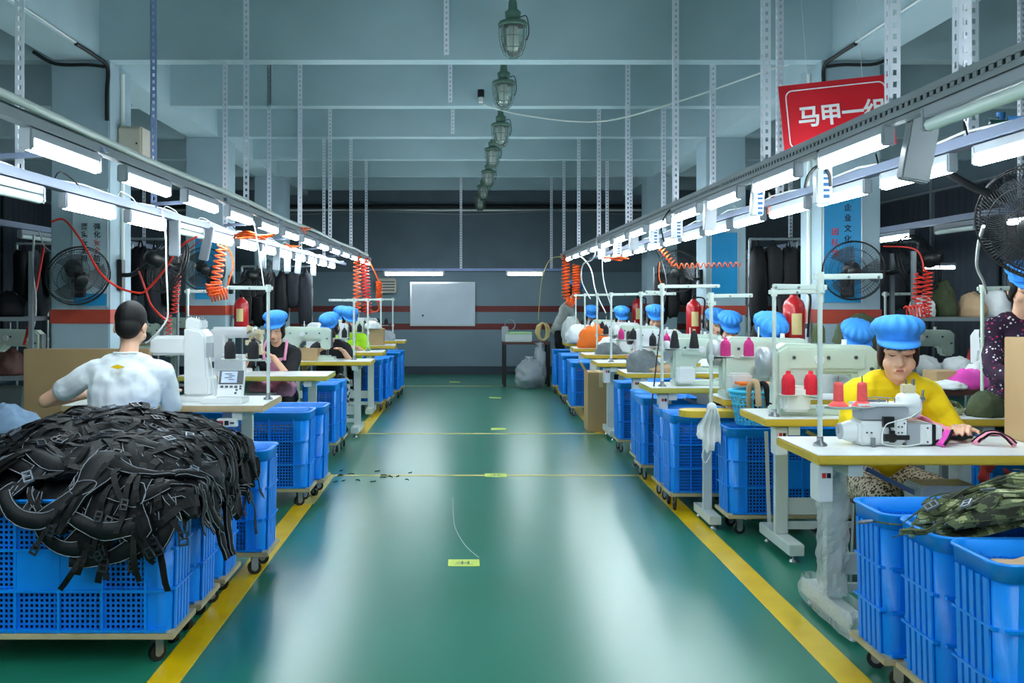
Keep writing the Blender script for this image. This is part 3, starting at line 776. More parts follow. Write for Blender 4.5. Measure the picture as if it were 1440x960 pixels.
stand(1.53, 4.3, ZT, .74, 'white thread stand on the plastic-wrapped table with coral cones', top=((.27, 0), (-.2, .02)), tray=.165, trays=((.085, .015), (.19, .02)))
cone((1.615, 4.315, ZT+.17), 'thread_coral', 'coral plastic cone nearer the pole of the stand before the woman in yellow', style=1)
cone((1.72, 4.32, ZT+.17), 'thread_coral', 'coral plastic cone farther from the pole, behind the white machine body', style=1)
# R2: two large machines
flatbed((2.0, 5.5, ZT), 'pale green long-arm machine left of the woman in the yellow T-shirt', s=1.25, rz=0)
table(1.62, 6.25, 'short sewing table carrying the pale green machine behind the red thread cones', L=.95, D=.4, motor=False, box=False)
flatbed((1.95, 6.42, ZT), 'pale green long-arm machine behind the red thread cones', s=1.25)
stand(1.66, 5.36, ZT, .68, 'white thread stand with two red cones', top=((.28, .02),), tray=.115, trays=((.07, -.02), (.19, -.02)))
cone((1.73, 5.34, ZT+.12), 'thread_red', 'red thread cone nearer the pole of its white stand', s=1.05)
cone((1.85, 5.34, ZT+.12), 'thread_red', 'red thread cone on the outer plate, nearer the yellow T-shirt', s=1.05)
cone((1.95, 5.5, ZT+.39), 'thread_olive', 'olive green thread cone standing on the pale green machine', style=0)
cone((2.2, 5.36, ZT+.02), 'thread_white', 'white thread cone lying behind the coral cones', style=2)
# R2b
stand(1.53, 6.21, .7, .72, 'white thread stand on the round-ended side table with magenta cones', top=((.26, 0), (-.03, -.01)), tray=.33, trays=((.09, 0), (.235, 0)))
cone((1.62, 6.21, 1.035), 'thread_magenta', 'magenta thread cone nearer the pole of its stand', s=.95)
cone((1.765, 6.21, 1.035), 'thread_magenta', 'magenta thread cone on the outer plate by the pale green arm', s=.95)
flatbed((1.78, 7.3, ZT), 'pale machine behind the magenta thread cones', s=1.1)
stand(1.41, 7.15, ZT, .73, 'white thread stand with two black cones at the lime-edged table', top=((.42, .02), (-.12, 0)), tray=.27, trays=((.09, 0), (.23, 0)))
cone((1.5, 7.15, ZT+.275), 'thread_black', 'black thread cone nearer the pole of the stand at the lime-edged table', style=2, s=.85)
cone((1.64, 7.15, ZT+.275), 'thread_black', 'black thread cone on the outer plate at the lime-edged table', style=2, s=.85)
for i, (x, y, L) in enumerate(RT[2:]):
    flatbed((x+.65, y+.25, ZT), 'pale sewing machine %s, on the %s table behind the plastic-wrapped one' % (TR, ORD[i+2]), s=1.05, m='mach_white' if i % 2 else 'mach_green')
    stand(x+.15, y+.12, ZT, .68, 'thin thread stand %s, on the %s table behind the plastic-wrapped one' % (TR, ORD[i+2]), top=((.3, 0),), tray=.22, trays=((.1, 0), (.22, 0)))
    for j, dx in enumerate((.1, .22)):
        m = ['thread_black', 'thread_magenta', 'thread_black', 'thread_white', 'thread_black'][(i+j) % 5]
        cone((x+.15+dx, y+.12, ZT+.225), m, '%s thread cone, %s plate, %s table behind the plastic-wrapped one' % (m[7:], ['inner', 'outer'][j], ORD[i+2]), s=.9)
# L1: pattern machine with tall head, control panel
t = thing('pattern_sewing_machine', 'tall white pattern sewing machine beside the man in the white T-shirt', 'sewing machine', (-1.66, 6.22, ZT))
MB().bb((-.12, -.14, 0), (.1, .22, .03)).build('bed', 'mach_white', t, bevel=.006)
MB().prism([(-.075, .03), (.085, .03), (.085, .13), (.075, .15), (.062, .4), (.03, .44), (-.06, .46), (-.075, .44)], .2).build('column', 'mach_white', t, bevel=.016)
MB().prism([(-.07, .44), (.03, .44), (.03, .5), (-.05, .52), (-.07, .5)], .16).build('top_cover', 'mach_white', t, bevel=.01)
MB().bb((-.3, -.05, .28), (-.07, .06, .4)).build('arm', 'mach_white', t, bevel=.015)
MB().cyl((-.26, 0, .28), (-.26, 0, .1), .008, n=8).bb((-.29, -.04, .06), (-.2, .04, .1)).build('needle_bar', 'chrome', t)
MB().bb((.06, -.09, .27), (.1, -.06, .36)).build('tension_unit', 'mach_grey', t); MB().bb((.082, -.03, .2), (.088, -.0, .24)).build('switch', 'black', t)
mb = MB()
for k in range(7): mb.cyl((-.06+.015*k, -.05, .5), (-.06+.015*k, -.05, .525), .006, n=8)
mb.bb((-.06, -.06, .5), (.03, .03, .508)); mb.build('top_mechanism', 'steel', t)
MB().tube(bez([(.07, -.08, .31), (.1, -.1, .2), (.12, -.12, .05), (.14, -.1, .01)], 6), .004, 5).build('air_line', 'wire_white', t)
t = thing('sewing_controller', 'white control panel with screen and keys on the wood-edged table', 'control panel', (-1.42, 6.02, ZT))
MB().bb((-.17, -.06, 0), (.08, .14, .035)).build('base', 'mach_white', t, bevel=.006)
Rt = Matrix.Rotation(-.42, 3, 'X')
h = MB().box(Rt @ Vector((0, 0, .09))+Vector((0, -.03, .03)), (.16, .035, .18), Rt).build('head', 'mach_white', t, bevel=.008)
MB().box(Rt @ Vector((0, -.018, .13))+Vector((0, -.03, .03)), (.146, .006, .088), Rt).build('bezel', 'panel_dark', h)
MB().box(Rt @ Vector((-.01, -.022, .13))+Vector((0, -.03, .03)), (.095, .004, .072), Rt).build('screen', 'screen', h)
mb = MB()
for k in range(4): mb.box(Rt @ Vector((-.05+.028*k, -.019, .07))+Vector((0, -.03, .03)), (.018, .006, .012), Rt)
for x, z in ((.062, .072), (.062, .058), (.04, .05), (.035, .03)): mb.box(Rt @ Vector((x, -.019, z))+Vector((0, -.03, .03)), (.012, .006, .01), Rt)
for k in range(4): mb.box(Rt @ Vector((-.046+.02*(k % 2)+.03, -.025, .15-.012*k))+Vector((0, -.03, .03)), (.045-.01*(k % 2), .002, .004), Rt)
mb.build('keys', 'panel_dark', h)
stand(-1.24, 6.25, ZT, .71, 'white thread stand on the wood-edged table with two black cones', top=((-.26, .0),), tray=.25, trays=((-.09, -.02), (-.24, .0)))
cone((-1.33, 6.23, ZT+.255), 'thread_black', 'black thread cone nearer the pole on the wood-edged table stand', s=1.05)
cone((-1.48, 6.25, ZT+.255), 'thread_black', 'black thread cone on the outer plate of the wood-edged table stand', s=1.05)
# L2: post-bed machine
t = thing('sewing_machine', 'white post-bed machine with tall column left of the woman in the pink apron', 'sewing machine', (-2.02, 8.4, ZT))
MB().bb((-.13, -.1, 0), (.2, .1, .04)).build('bed', 'mach_white', t, bevel=.006)
MB().bb((-.1, -.07, .04), (-.0, .07, .34)).build('column', 'mach_white', t, bevel=.014)
MB().bb((-.12, -.065, .3), (.27, .065, .39)).build('arm', 'mach_white', t, bevel=.02)
MB().bb((.2, -.06, .16), (.3, .06, .36)).build('head', 'mach_cream', t, bevel=.012)
MB().cyl((.25, 0, .16), (.25, 0, .06), .007, n=8).build('needle_bar', 'chrome', t)
MB().bb((.02, -.28, 0), (.2, -.16, .17)).build('front_cover', 'mach_white', t, bevel=.004)
mb = MB(); rnd = random.Random(3)
for k in range(16): mb.box((.2+rnd.random()*.12, -.07-rnd.random()*.03, .15+rnd.random()*.24), (.02+rnd.random()*.03, .02, .015+rnd.random()*.03))
mb.build('mechanism', 'mach_cream', t, bevel=.002)
mb = MB()
for k in range(10): mb.cyl((.19+rnd.random()*.13, -.09, .15+rnd.random()*.22), (.19+rnd.random()*.13, -.105, .15+rnd.random()*.22), .007, n=8)
mb.build('bolts', 'steel', t)
stand(-2.29, 8.2, ZT, .7, 'white thread stand left of the post-bed machine', top=((.3, 0),), tray=.3, trays=((.1, 0),))
for i, (x, y, L, D, e) in enumerate(LT[2:]):
    flatbed((x+.55, y+.25, ZT), 'pale sewing machine %s, on the %s table behind the wood-edged one' % (TL, ORD[i+1]), s=1.1, m='mach_green' if i % 2 == 0 else 'mach_white')
    stand(x+1.0, y+.3, ZT, .62, 'thin thread stand %s, on the %s table behind the wood-edged one' % (TL, ORD[i+1]), top=((-.26, 0),), tray=.22, trays=((-.1, 0), (-.22, 0)))
    for j, dx in enumerate((.1, .22)):
        cone((x+1.0-dx, y+.3, ZT+.225), 'thread_black', 'black thread cone, %s plate, %s table behind the wood-edged one' % (['inner', 'outer'][j], ORD[i+1]), s=.85)
# ---------------- side bays
for s in (-1, 1):
    rown = 'side bay beyond the '+('white T-shirt row' if s < 0 else 'red sign row')
    for i, y in enumerate((5.0, 6.6, 8.7, 10.4, 12.2, 14.0)):
        x = -4.7 if s < 0 else 3.5
        table(x, y, 'sewing table in the %s' % rown, edge='edge_wood', group='tables in the '+rown, box=False)
        flatbed((x+.65, y+.28, ZT), 'pale sewing machine in the %s' % rown, s=1.15, m='mach_green', group='machines in the '+rown)
        stand(x+.25, y+.2, ZT, .68, 'thread stand in the %s' % rown, top=((.28, 0),), tray=.2, trays=((.12, 0),), group='stands in the '+rown)
        cone((x+.37, y+.2, ZT+.205), ['thread_black', 'thread_white', 'thread_olive'][i % 3], '%s thread cone on a stand in the %s' % (['black', 'white', 'olive'][i % 3], rown), group='cones in the '+rown+str(i % 3))
# ================================================================== blue crates on dollies
CW, CDp, CH = .86, .30, .505
def crate_parts():
    # plan outline: rounded rectangle, walls taper a little to the floor
    P = {}
    w, d, h = CW/2, CDp/2, CH; th = .006
    body = MB()
    def wall_x(y, z0, z1, x0, x1, t=th, mi=0): body.bb((x0, y-t/2, z0), (x1, y+t/2, z1), mi)
    # bottom
    body.bb((-w+.03, -d+.02, 0), (w-.03, d-.02, .008))
    # four rounded corner posts as curved walls
    r = .055
    for sx in (-1, 1):
        for sy in (-1, 1):
            vs = []; n = 6
            for z, inset in ((0, .012), (h, 0)):
                for k in range(n+1):
                    a = PI/2*k/n
                    for q in (r, r-th):
                        vs.append((sx*(w-inset-r+q*math.cos(a)), sy*(d-inset-r+q*math.sin(a)), z))
            m = 2*(n+1); fs = []
            for k in range(n):
                fs += [(2*k, 2*k+2, m+2*k+2, m+2*k), (2*k+1, m+2*k+1, m+2*k+3, 2*k+3), (m+2*k, m+2*k+2, m+2*k+3, m+2*k+1)]
            body.add(vs, fs, 0, True)
    # solid flats next to the corners (front and back)
    for sy in (-1, 1):
        for sx in (-1, 1):
            x0 = sx*(w-r); x1 = sx*(w-r-.045)
            vs = [(x0, sy*(d-.012), 0), (x1, sy*(d-.012), 0), (x1, sy*d, h), (x0, sy*d, h), (x0, sy*(d-.012-th), 0), (x1, sy*(d-.012-th), 0), (x1, sy*(d-th), h), (x0, sy*(d-th), h)]
            body.add(vs, [(0, 1, 2, 3), (7, 6, 5, 4), (0, 4, 5, 1), (3, 2, 6, 7), (1, 5, 6, 2)])
    # end walls (solid with ribs)
    for sx in (-1, 1):
        y0, y1 = -(d-r), (d-r)
        vs = [(sx*(w-.012), y0, 0), (sx*(w-.012), y1, 0), (sx*w, y1, h), (sx*w, y0, h), (sx*(w-.012-th), y0, 0), (sx*(w-.012-th), y1, 0), (sx*(w-th), y1, h), (sx*(w-th), y0, h)]
        body.add(vs, [(0, 1, 2, 3), (7, 6, 5, 4), (0, 4, 5, 1), (3, 2, 6, 7)])
    P['shell'] = body.mesh('shell', 'crate_blue')
    ribs = MB()
    for sx in (-1, 1):
        for k in range(5):
            y = -(d-r)+.012+(2*(d-r)-.024)*k/4
            ribs.bar((sx*(w-.006), y, .0), (sx*(w+.006), y, h-.05), .026, .007, (1, 0, 0))
        for z in (.16, .315): ribs.bb((sx*(w-.012), -d+.03, z-.004), (sx*(w+.008), d-.03, z+.004))
    for sy in (-1, 1):
        for z in (.008, .16, .315):
            ribs.bb((-w+.02, sy*(d-.012), z-.005), (w-.02, sy*(d+.006), z+.005))
        for k in range(5):
            x = -w+.1+(2*w-.2)*k/4
            ribs.bb((x-.005, sy*(d-.012), 0), (x+.005, sy*(d+.005), h-.03))
    P['ribs'] = ribs.mesh('ribs', 'crate_blue')
    rim = MB(); n = 8; vs = []
    # rim: flared band around the top
    ring = []
    for sx, sy, a0 in ((1, 1, 0), (-1, 1, PI/2), (-1, -1, PI), (1, -1, 1.5*PI)):
        for k in range(n+1):
            a = a0+PI/2*k/n; ring.append((sx*(w-r), sy*(d-r), math.cos(a), math.sin(a)))
    prof = [(r-.008, h-.05), (r+.004, h-.05), (r+.008, h-.006), (r+.016, h), (r+.014, h+.006), (r-.006, h+.004), (r-.008, h-.05)]
    m = len(ring)
    for q, z in prof:
        for cx, cy, ca, sa in ring: vs.append((cx+q*ca, cy+q*sa, z))
    rim.add(vs, [(j*m+i, j*m+(i+1) % m, (j+1)*m+(i+1) % m, (j+1)*m+i) for j in range(len(prof)-1) for i in range(m)], 0, True)
    P['rim'] = rim.mesh('rim', 'crate_blue')
    lat = MB(); x0 = -w+.1; x1 = w-.1; nx = 34; nz = 22
    for k in range(nx+1):
        x = x0+(x1-x0)*k/nx; lat.bar((x, 0, .0), (x, 0, h-.045), .0085, .005, (0, 1, 0))
    for k in range(nz+1):
        z = .012+(h-.065)*k/nz; lat.bb((x0, -.003, z-.0042), (x1, .003, z+.0042))
    P['lattice'] = lat.mesh('lattice', 'crate_blue_b')
    pl = MB().bb((-(x1-x0)/4, -.004, .165), ((x1-x0)/4, .004, .31)); P['plate'] = pl.mesh('label_plate', 'crate_blue')
    return P
CP = crate_parts()
def dolly_parts():
    b = MB().bb((-CW/2-.01, -CDp/2-.01, .1), (CW/2+.01, CDp/2+.01, .122)).mesh('board', 'ply', .003)
    fork = MB().bb((-.02, -.022, .085), (.02, .022, .1)).bb((-.017, -.018, .03), (.017, -.013, .09)).bb((-.017, .013, .03), (.017, .018, .09)).mesh('caster', 'steel')
    wh = MB().cyl((0, -.011, .034), (0, .011, .034), .034, n=18).mesh('wheel', 'black')
    hub = MB().cyl((0, -.014, .034), (0, .014, .034), .016, n=12).mesh('hub', 'caster_grey')
    return b, fork, wh, hub
DB, DF, DW, DH = dolly_parts()
def crate(x, y, label, group, fill='black_matte', fz=.38, rz=0, sc=None, fill_label='dark fabric filling added to darken the inside of a blue crate', z=.122, dolly=True, plate=True):
    """x = centre, y = centre"""
    if dolly:
        dl = thing('dolly', 'plywood dolly under '+label, 'dolly', (x, y, 0), rz, 'dollies: '+group)
        inst('board', DB, dl)
        for sx in (-1, 1):
            for sy in (-1, 1):
                c = inst('caster', DF, dl, (sx*(CW/2-.07), sy*(CDp/2-.05), 0), random.uniform(-.9, .9))
                inst('wheel', DW, c); 
                inst('hub', DH, c)
        if sc: dl.scale = sc
    c = thing('plastic_crate', label, 'crate', (x, y, z), rz, group)
    if sc: c.scale = sc
    inst('shell', CP['shell'], c); inst('ribs', CP['ribs'], c); inst('rim', CP['rim'], c)
    for sy in (-1, 1):
        inst('lattice', CP['lattice'], c, (0, sy*(CDp/2-.012), 0))
        if plate: inst('label_plate', CP['plate'], c, (0, sy*(CDp/2-.004), 0))
    if fill:  # dark default filling is added so crates look dark through the lattice
        mb = MB(); n = 12; vs = []; W2, D2 = CW/2-.035, CDp/2-.03
        top = []
        for j in range(7):
            for i in range(n+1):
                X = -W2+2*W2*i/n; Y = -D2+2*D2*j/6
                top.append((X, Y, fz+.035*noise.noise((X*9+x*3, Y*9+y*3, 1))-(.03 if i in (0, n) or j in (0, 6) else 0)))
        mb.add(top, [(j*(n+1)+i, j*(n+1)+i+1, (j+1)*(n+1)+i+1, (j+1)*(n+1)+i) for j in range(6) for i in range(n)], 0, True)
        mb.bb((-W2, -D2, .012), (W2, D2, fz-.07))
        o = mb.build('crate_fill', fill, None, loc=(x, y, z)); o.rotation_euler = (0, 0, rz)
        if sc: o.scale = sc
        tag(o, fill_label, 'fabric', 'fabric in '+group)
    return c
hw = CW/2; hd = CDp/2
# left, next to the aisle (right faces at about X=-1.12)
crate(-1.12-hw, 3.79+hd, 'blue perforated crate in front under the black vest pile', 'crates under the vests', fz=.44)
crate(-1.11-hw, 4.15+hd, 'blue crate behind the front one under the black vest pile', 'crates under the vests', fz=.44)
crate(-1.10-hw, 4.52+hd, 'blue crate at the rear of the black vest pile', 'crates under the vests', fz=.44)
crate(-1.0-hw, 4.99+hd, 'blue crate standing alone by the yellow line near the wood-edged table', 'crate by the wood-edged table', fill='grey_cloth', fz=.2, fill_label='grey cloth pieces low in the blue crate by the wood-edged table')
g = 'blue crates along the row of the man in white'
for ci, (x, y, fz, k) in enumerate(((-1.05, 6.65, .4, 1), (-1.0, 6.98, .42, 1), (-1.14, 8.75, .4, .35), (-1.12, 9.1, .4, .35), (-1.03, 12.15, .42, .32), (-.98, 12.5, .42, .32), (-.95, 12.85, .42, .5), (-.92, 13.75, .42, .32), (-.9, 14.3, .42, .5))):
    crate(x-hw*k, y+hd, sc=(k, 1, 1), label='%s blue crate behind the wood-edged table in the white T-shirt row' % ORD[ci], group=g, fz=fz, plate=False, fill_label='dark fabric filling added to darken a crate along the white T-shirt row')
# right side front crates
crate(1.485+hw, 3.52+hd, 'blue crate beside the plastic-wrapped table leg', 'crate by the wrapped leg', fill='grey_cloth', fz=.36, fill_label='grey cloth pieces in the crate beside the wrapped table leg')
crate(1.52+hw, 3.19+hd, 'blue crate heaped with camouflage vests', 'crate with camouflage vests', fill='olive', fz=.4, fill_label='olive fabric low in the crate of camouflage vests')
crate(1.535+hw, 2.86+hd, 'blue crate with tan cloth inside at the front', 'crate with tan cloth', fill='tan_cloth', fz=.47, fill_label='tan cloth inside the blue crate before the camouflage vests')
g = 'blue crates along the row below the red sign'
for ci, (x, y, fz, k) in enumerate(((1.55, 5.85, .4, 1), (1.34, 6.5, .4, .5), (1.34, 6.84, .42, .5), (1.34, 7.6, .42, .5), (1.37, 8.0, .4, .5), (1.37, 8.95, .4, .5), (1.54, 9.35, .42, .9), (1.24, 11.7, .42, .5), (1.26, 12.1, .4, .5), (1.27, 13.1, .42, .5), (1.28, 13.5, .42, .5), (1.28, 14.5, .42, .5))):
    crate(x+hw*k, y+hd, sc=(k, 1, 1), label='%s blue crate behind the wrapped table leg along the red sign row' % ORD[ci], group=g, fz=fz, plate=(y < 6), fill_label='dark fabric filling added to darken a crate along the red sign row')
crate(2.9, 4.75, 'blue crate under the table by the red plastic bag', 'crate by red bag', fill=None)
# ================================================================== draped vests and straps
class Heap:
    def __init__(s, fn): s.fn = fn
    def P(s, x, t): return s.fn(x, t)
    def N(s, x, t):
        e = .05; a = s.fn(x+e, t)-s.fn(x-e, t); b = s.fn(x, t+e)-s.fn(x, t-e)
        n = a.cross(b); n = n.normalized() if n.length > 1e-9 else Vector((0, 0, 1))
        return -n if (n.z < -.2 or (abs(n.z) <= .2 and n.y > 0)) else n
def mk_left():
    path = [(-.42, 4.97, .64), (-.3, 4.88, .72), (-.14, 4.76, .80), (0, 4.6, .845), (.2, 4.4, .84), (.45, 4.16, .79), (.67, 3.96, .73), (.84, 3.82, .67), (.94, 3.755, .61), (1.06, 3.735, .53), (1.3, 3.735, .3), (1.6, 3.735, 0)]
    ty = [(a, b) for a, b, c in path]; tz = [(a, c) for a, b, c in path]
    gx = [(-2.3, .25), (-2.05, .4), (-1.9, .72), (-1.75, 1), (-1.42, 1), (-1.28, .82), (-1.15, .45), (-1.06, .2), (-.98, .05)]
    def fn(x, t):
        y = lerp_tab(ty, t); z = lerp_tab(tz, t)
        if z > .64: z = .64+(z-.64)*lerp_tab(gx, x)
        if t < .84: z += .05*noise.noise((x*4, t*4, 2.2))
        X = x
        if x > -1.07:
            X = -1.07+.25*(x+1.07); z -= (x+1.07)*1.0
        y += .02*noise.noise((x*7, t*6, 9))
        return Vector((X, y, z))
    return Heap(fn)
HL = mk_left()
def mk_right():
    def fn(x, t):
        # t: metres from back to front over the crate of camouflage vests
        y = 3.5-.36*t; u = (x-2.08)/.60
        z = .57+.17*max(0, 1-u*u)*max(0, 1-((t-.42)/.66)**2)**.6
        z += .03*noise.noise((x*6, t*6, 1.1))
        return Vector((x, y, z))
    return Heap(fn)
HR = mk_right()
def strip(mb, H, path, wd, thick, lift, mi=0, edge=None, emi=1, flat=False, er=.0017):
    """padded strip draped on heap H along (x, t) path; wd may be a list; edge: second builder for piping"""
    pts = [Vector((p[0], p[1], 0)) for p in path]; N = len(pts)
    ws = wd if isinstance(wd, list) else [wd]*N
    prof = [(-1, 0), (-.8, .7), (0, 1), (.8, .7), (1, 0)] if not flat else [(-1, 0), (-1, 1), (1, 1), (1, 0)]
    m = len(prof); vs = []; e1 = []; e2 = []
    for i in range(N):
        d = (pts[min(i+1, N-1)]-pts[max(i-1, 0)]); d = d.normalized() if d.length > 1e-9 else Vector((1, 0, 0))
        s = Vector((-d.y, d.x, 0))
        lf = lift[i] if isinstance(lift, list) else lift
        for u, h in prof:
            q = pts[i]+s*(u*ws[i]/2); wr = .006*noise.noise((q.x*22, q.y*22, lf*50))
            base = H.P(q.x, q.y); n = H.N(q.x, q.y)
            vs.append(base+n*(lf+h*thick+wr))
        if edge is not None:
            for lst, sg in ((e1, -1), (e2, 1)):
                q = pts[i]+s*(sg*.86*ws[i]/2); base = H.P(q.x, q.y); n = H.N(q.x, q.y)
                lst.append(base+n*(lf+.62*thick+.008*noise.noise((q.x*22, q.y*22, lf*50))+.001))
    fs = [(i*m+k, i*m+k+1, (i+1)*m+k+1, (i+1)*m+k) for i in range(N-1) for k in range(m-1)]
    fs += [(i*m+m-1, i*m, (i+1)*m, (i+1)*m+m-1) for i in range(N-1)]
    mb.add(vs, fs, mi, not flat); mb.add(vs[:m], [tuple(range(m))], mi); mb.add(vs[-m:], [tuple(range(m))[::-1]], mi)
    if edge is not None:
        edge.tube(e1, er, 4, emi, caps=False); edge.tube(e2, er, 4, emi, caps=False)
def arc2(x, t, ang, L, curve, n=12):
    pts = []; a = ang
    for i in range(n+1):
        pts.append((x, t)); x += math.cos(a)*L/n; t += math.sin(a)*L/n; a += curve/n
    return pts
def buckle(H, x, t, ang, lift, m, parent, s=1.0):
    c = H.P(x, t)+H.N(x, t)*(lift+.006); n = H.N(x, t)
    a = (H.P(x+.02*math.cos(ang), t+.02*math.sin(ang))-H.P(x, t)).normalized(); b = n.cross(a)
    R = Matrix((a, b, n)).transposed(); mb = MB(); w, h = .036*s, .024*s
    for o, sz in (((-w/2, 0), (.006, h+.006)), ((w/2, 0), (.006, h+.006)), ((0, 0), (.005, h)), ((0, -h/2), (w, .006)), ((0, h/2), (w, .006))):
        mb.box(c+R @ Vector((o[0], o[1], 0)), (sz[0], sz[1], .007*s), R)
    mb.build('buckle', m, parent)
def vest(H, x, t, ang, lift, rnd, label, group, big=1.0, hang=0, mats=('black_cloth', 'black_cloth_b', 'piping', 'webbing', 'buckle'), nstrap=3):
    o = thing('harness_vest', label, 'vest', tuple(H.P(x, t)), 0, group); off = -H.P(x, t)
    def bl(mb, name, m):
        mb.v = [tuple(Vector(p)+off) for p in mb.v]; return mb.build(name, m, o)
    L = (.30+.1*rnd.random())*big; W = (.12+.05*rnd.random())*big
    # back panel with a waist
    pa = arc2(x-math.cos(ang)*L/2, t-math.sin(ang)*L/2, ang, L, rnd.uniform(-.8, .8), 14)
    ws = [W*(.55+.45*abs(math.cos(PI*1.15*(i/14-.15))))*(1 if 0 < i < 14 else .55) for i in range(15)]
    mb = MB(); ed = MB(); strip(mb, H, pa, ws, .026, lift, 0, ed)
    bl(mb, 'back_panel', mats[rnd.random() > .55]); 
    # inner seam ring
    e2 = MB(); q = pa[4:11]; cx, ct = pa[7]
    ring = [(cx+W*.26*math.cos(a)*1.3, ct+W*.26*math.sin(a)) for a in [2*PI*k/14 for k in range(14)]]
    if rnd.random() > .45:
        e2.tube([H.P(*p)+H.N(*p)*(lift+.027) for p in ring], .0016, 4, 0, closed=True)
        ed.add(e2.v, e2.f, 0, True)
    ed.m = [0]*len(ed.f)
    bl(ed, 'piping', mats[2])
    # two shoulder wings
    for sg in (-1, 1):
        mb = MB(); ed = MB(); bx, bt = pa[12 if sg > 0 else 2]
        p = arc2(bx, bt, ang+sg*rnd.uniform(.7, 1.7), (.2+.1*rnd.random())*big, sg*rnd.uniform(.5, 2.0), 10)
        strip(mb, H, p, [W*.5*(1-.35*i/10) for i in range(11)], .02, lift+.012, 0, ed); ed.m = [0]*len(ed.f)
        bl(mb, 'shoulder_wing', mats[1 if sg > 0 else 0]); bl(ed, 'wing_piping', mats[2])
    for k in range(nstrap):
        mb = MB(); bx, bt = pa[rnd.randrange(1, 14)]
        a = rnd.uniform(0, 2*PI) if not hang else PI/2+rnd.uniform(-.5, .5)
        p = arc2(bx, bt, a, rnd.uniform(.12, .26)*big, rnd.uniform(-2.5, 2.5) if not hang else rnd.uniform(-.6, .6), 10)
        lf = [lift+.032+.009*math.sin(i*.8+k) for i in range(11)]
        strip(mb, H, p, .02*big, .003, lf, 0, flat=True); bl(mb, 'strap', mats[3])
        if k < 2:
            ex, et = p[rnd.choice((5, 8, 10))]; b = buckle(H, ex, et, a, lift+.035, mats[4] if rnd.random() > .3 else 'buckle_grey', None, big*.95)
    # buckles were built in world space: parent and shift them
    for ob in [q for q in COL.objects if q.name.startswith('buckle') and q.parent is None]:
        for v in ob.data.vertices: v.co += off
        ob.parent = o
    return o
# underlying heap
mb = MB(); nx, nt = 46, 60; vs = []
for j in range(nt+1):
    for i in range(nx+1):
        x = -2.12+1.14*i/nx; t = -.42+1.40*j/nt
        vs.append(HL.P(x, t)-HL.N(x, t)*.012)
mb.add(vs, [(j*(nx+1)+i, j*(nx+1)+i+1, (j+1)*(nx+1)+i+1, (j+1)*(nx+1)+i) for j in range(nt) for i in range(nx)], 0, True)
o = mb.build('vest_heap', 'black_cloth'); tag(o, 'tangled mass of black vests filling the heap on the front crates', 'vest pile', kind='stuff')
rnd = random.Random(11)
vn = 0
spots = []
for j in range(6):
    for i in range(5):
        x = -1.98+.2*i+rnd.uniform(-.05, .05)+(.08 if j % 2 else 0); t = -.1+.175*j+rnd.uniform(-.05, .05)
        if x > -1.1 and t > .85: continue
        if j == 5 and (x < -1.5 or x > -1.16): x = -1.34+rnd.uniform(-.1, .12)
        spots.append((x, t))
rnd.shuffle(spots)
for k, (x, t) in enumerate(spots):
    hang = 1 if t > .74 else 0
    vest(HL, x, t, rnd.uniform(0, 2*PI) if not hang else PI/2+rnd.uniform(-.6, .6), .002+.0006*k, rnd, 'black harness vest with grey piping tangled in the pile on the blue crates', 'black vests in the pile', hang=hang, nstrap=5, big=1.35)
# hanging vest over the front crate
for k, (x, t, a) in enumerate(((-1.30, .98, 1.5), (-1.36, 1.02, 1.75), (-1.24, .92, 1.35), (-1.42, .9, 1.9))):
    vest(HL, x, t, a, .02+.012*k, rnd, 'black vest hanging down over the lattice of the front crate', 'black vests hanging over the front crate', hang=1, nstrap=5)
# dangling webbing ends round the rim
for k in range(34):
    x = rnd.choice((rnd.uniform(-2.05, -1.45), rnd.uniform(-1.25, -1.02), rnd.uniform(-1.12, -.98))); t = rnd.uniform(.72, .92) if x < -1.15 else rnd.uniform(.05, .8)
    a = PI/2+rnd.uniform(-.5, .5) if x < -1.15 else rnd.uniform(-.5, .5)
    p = arc2(x, t, a, rnd.uniform(.08, .18), rnd.uniform(-1.5, 1.5), 8); mb = MB(); ed = MB()
    lf = [.03+.01*math.sin(i*.7+k) for i in range(9)]
    strip(mb, HL, p, rnd.choice((.018, .022, .03)), .005, lf, 0, ed, flat=True); ed.m = [0]*len(ed.f)
    o = mb.build('webbing_strap', 'webbing'); e = ed.build('stitch_edge', 'piping', o)
    tag(o, 'loose black webbing strap with pale edge dangling from the vest pile', 'strap', 'loose straps of the vest pile')
# ---------------- camouflage vests on the right
cm = ('camo', 'camo', 'olive', 'olive', 'buckle_grey')
for k, (x, t, a) in enumerate(((1.72, .35, .1), (2.0, .2, .2), (1.98, .6, -.2), (1.75, .62, .5), (2.28, .4, 0), (2.2, .72, .6), (1.82, .78, .2), (2.05, .8, -.3), (1.66, .5, 1.2), (1.9, .4, .9))):
    vest(HR, x, t, a, .003+.005*k, rnd, 'camouflage harness vest with olive straps heaped on a blue crate', 'camouflage vests', big=1.15, mats=cm, nstrap=4)
mb = MB(); nx, nt = 30, 20; vs = []
for j in range(nt+1):
    for i in range(nx+1):
        x = 1.56+.98*i/nx; t = .03+.8*j/nt; vs.append(HR.P(x, t)-HR.N(x, t)*.01)
mb.add(vs, [(j*(nx+1)+i, j*(nx+1)+i+1, (j+1)*(nx+1)+i+1, (j+1)*(nx+1)+i) for j in range(nt) for i in range(nx)], 0, True)
tag(mb.build('vest_heap', 'camo'), 'mass of camouflage vests filling the blue crate', 'vest pile', kind='stuff')
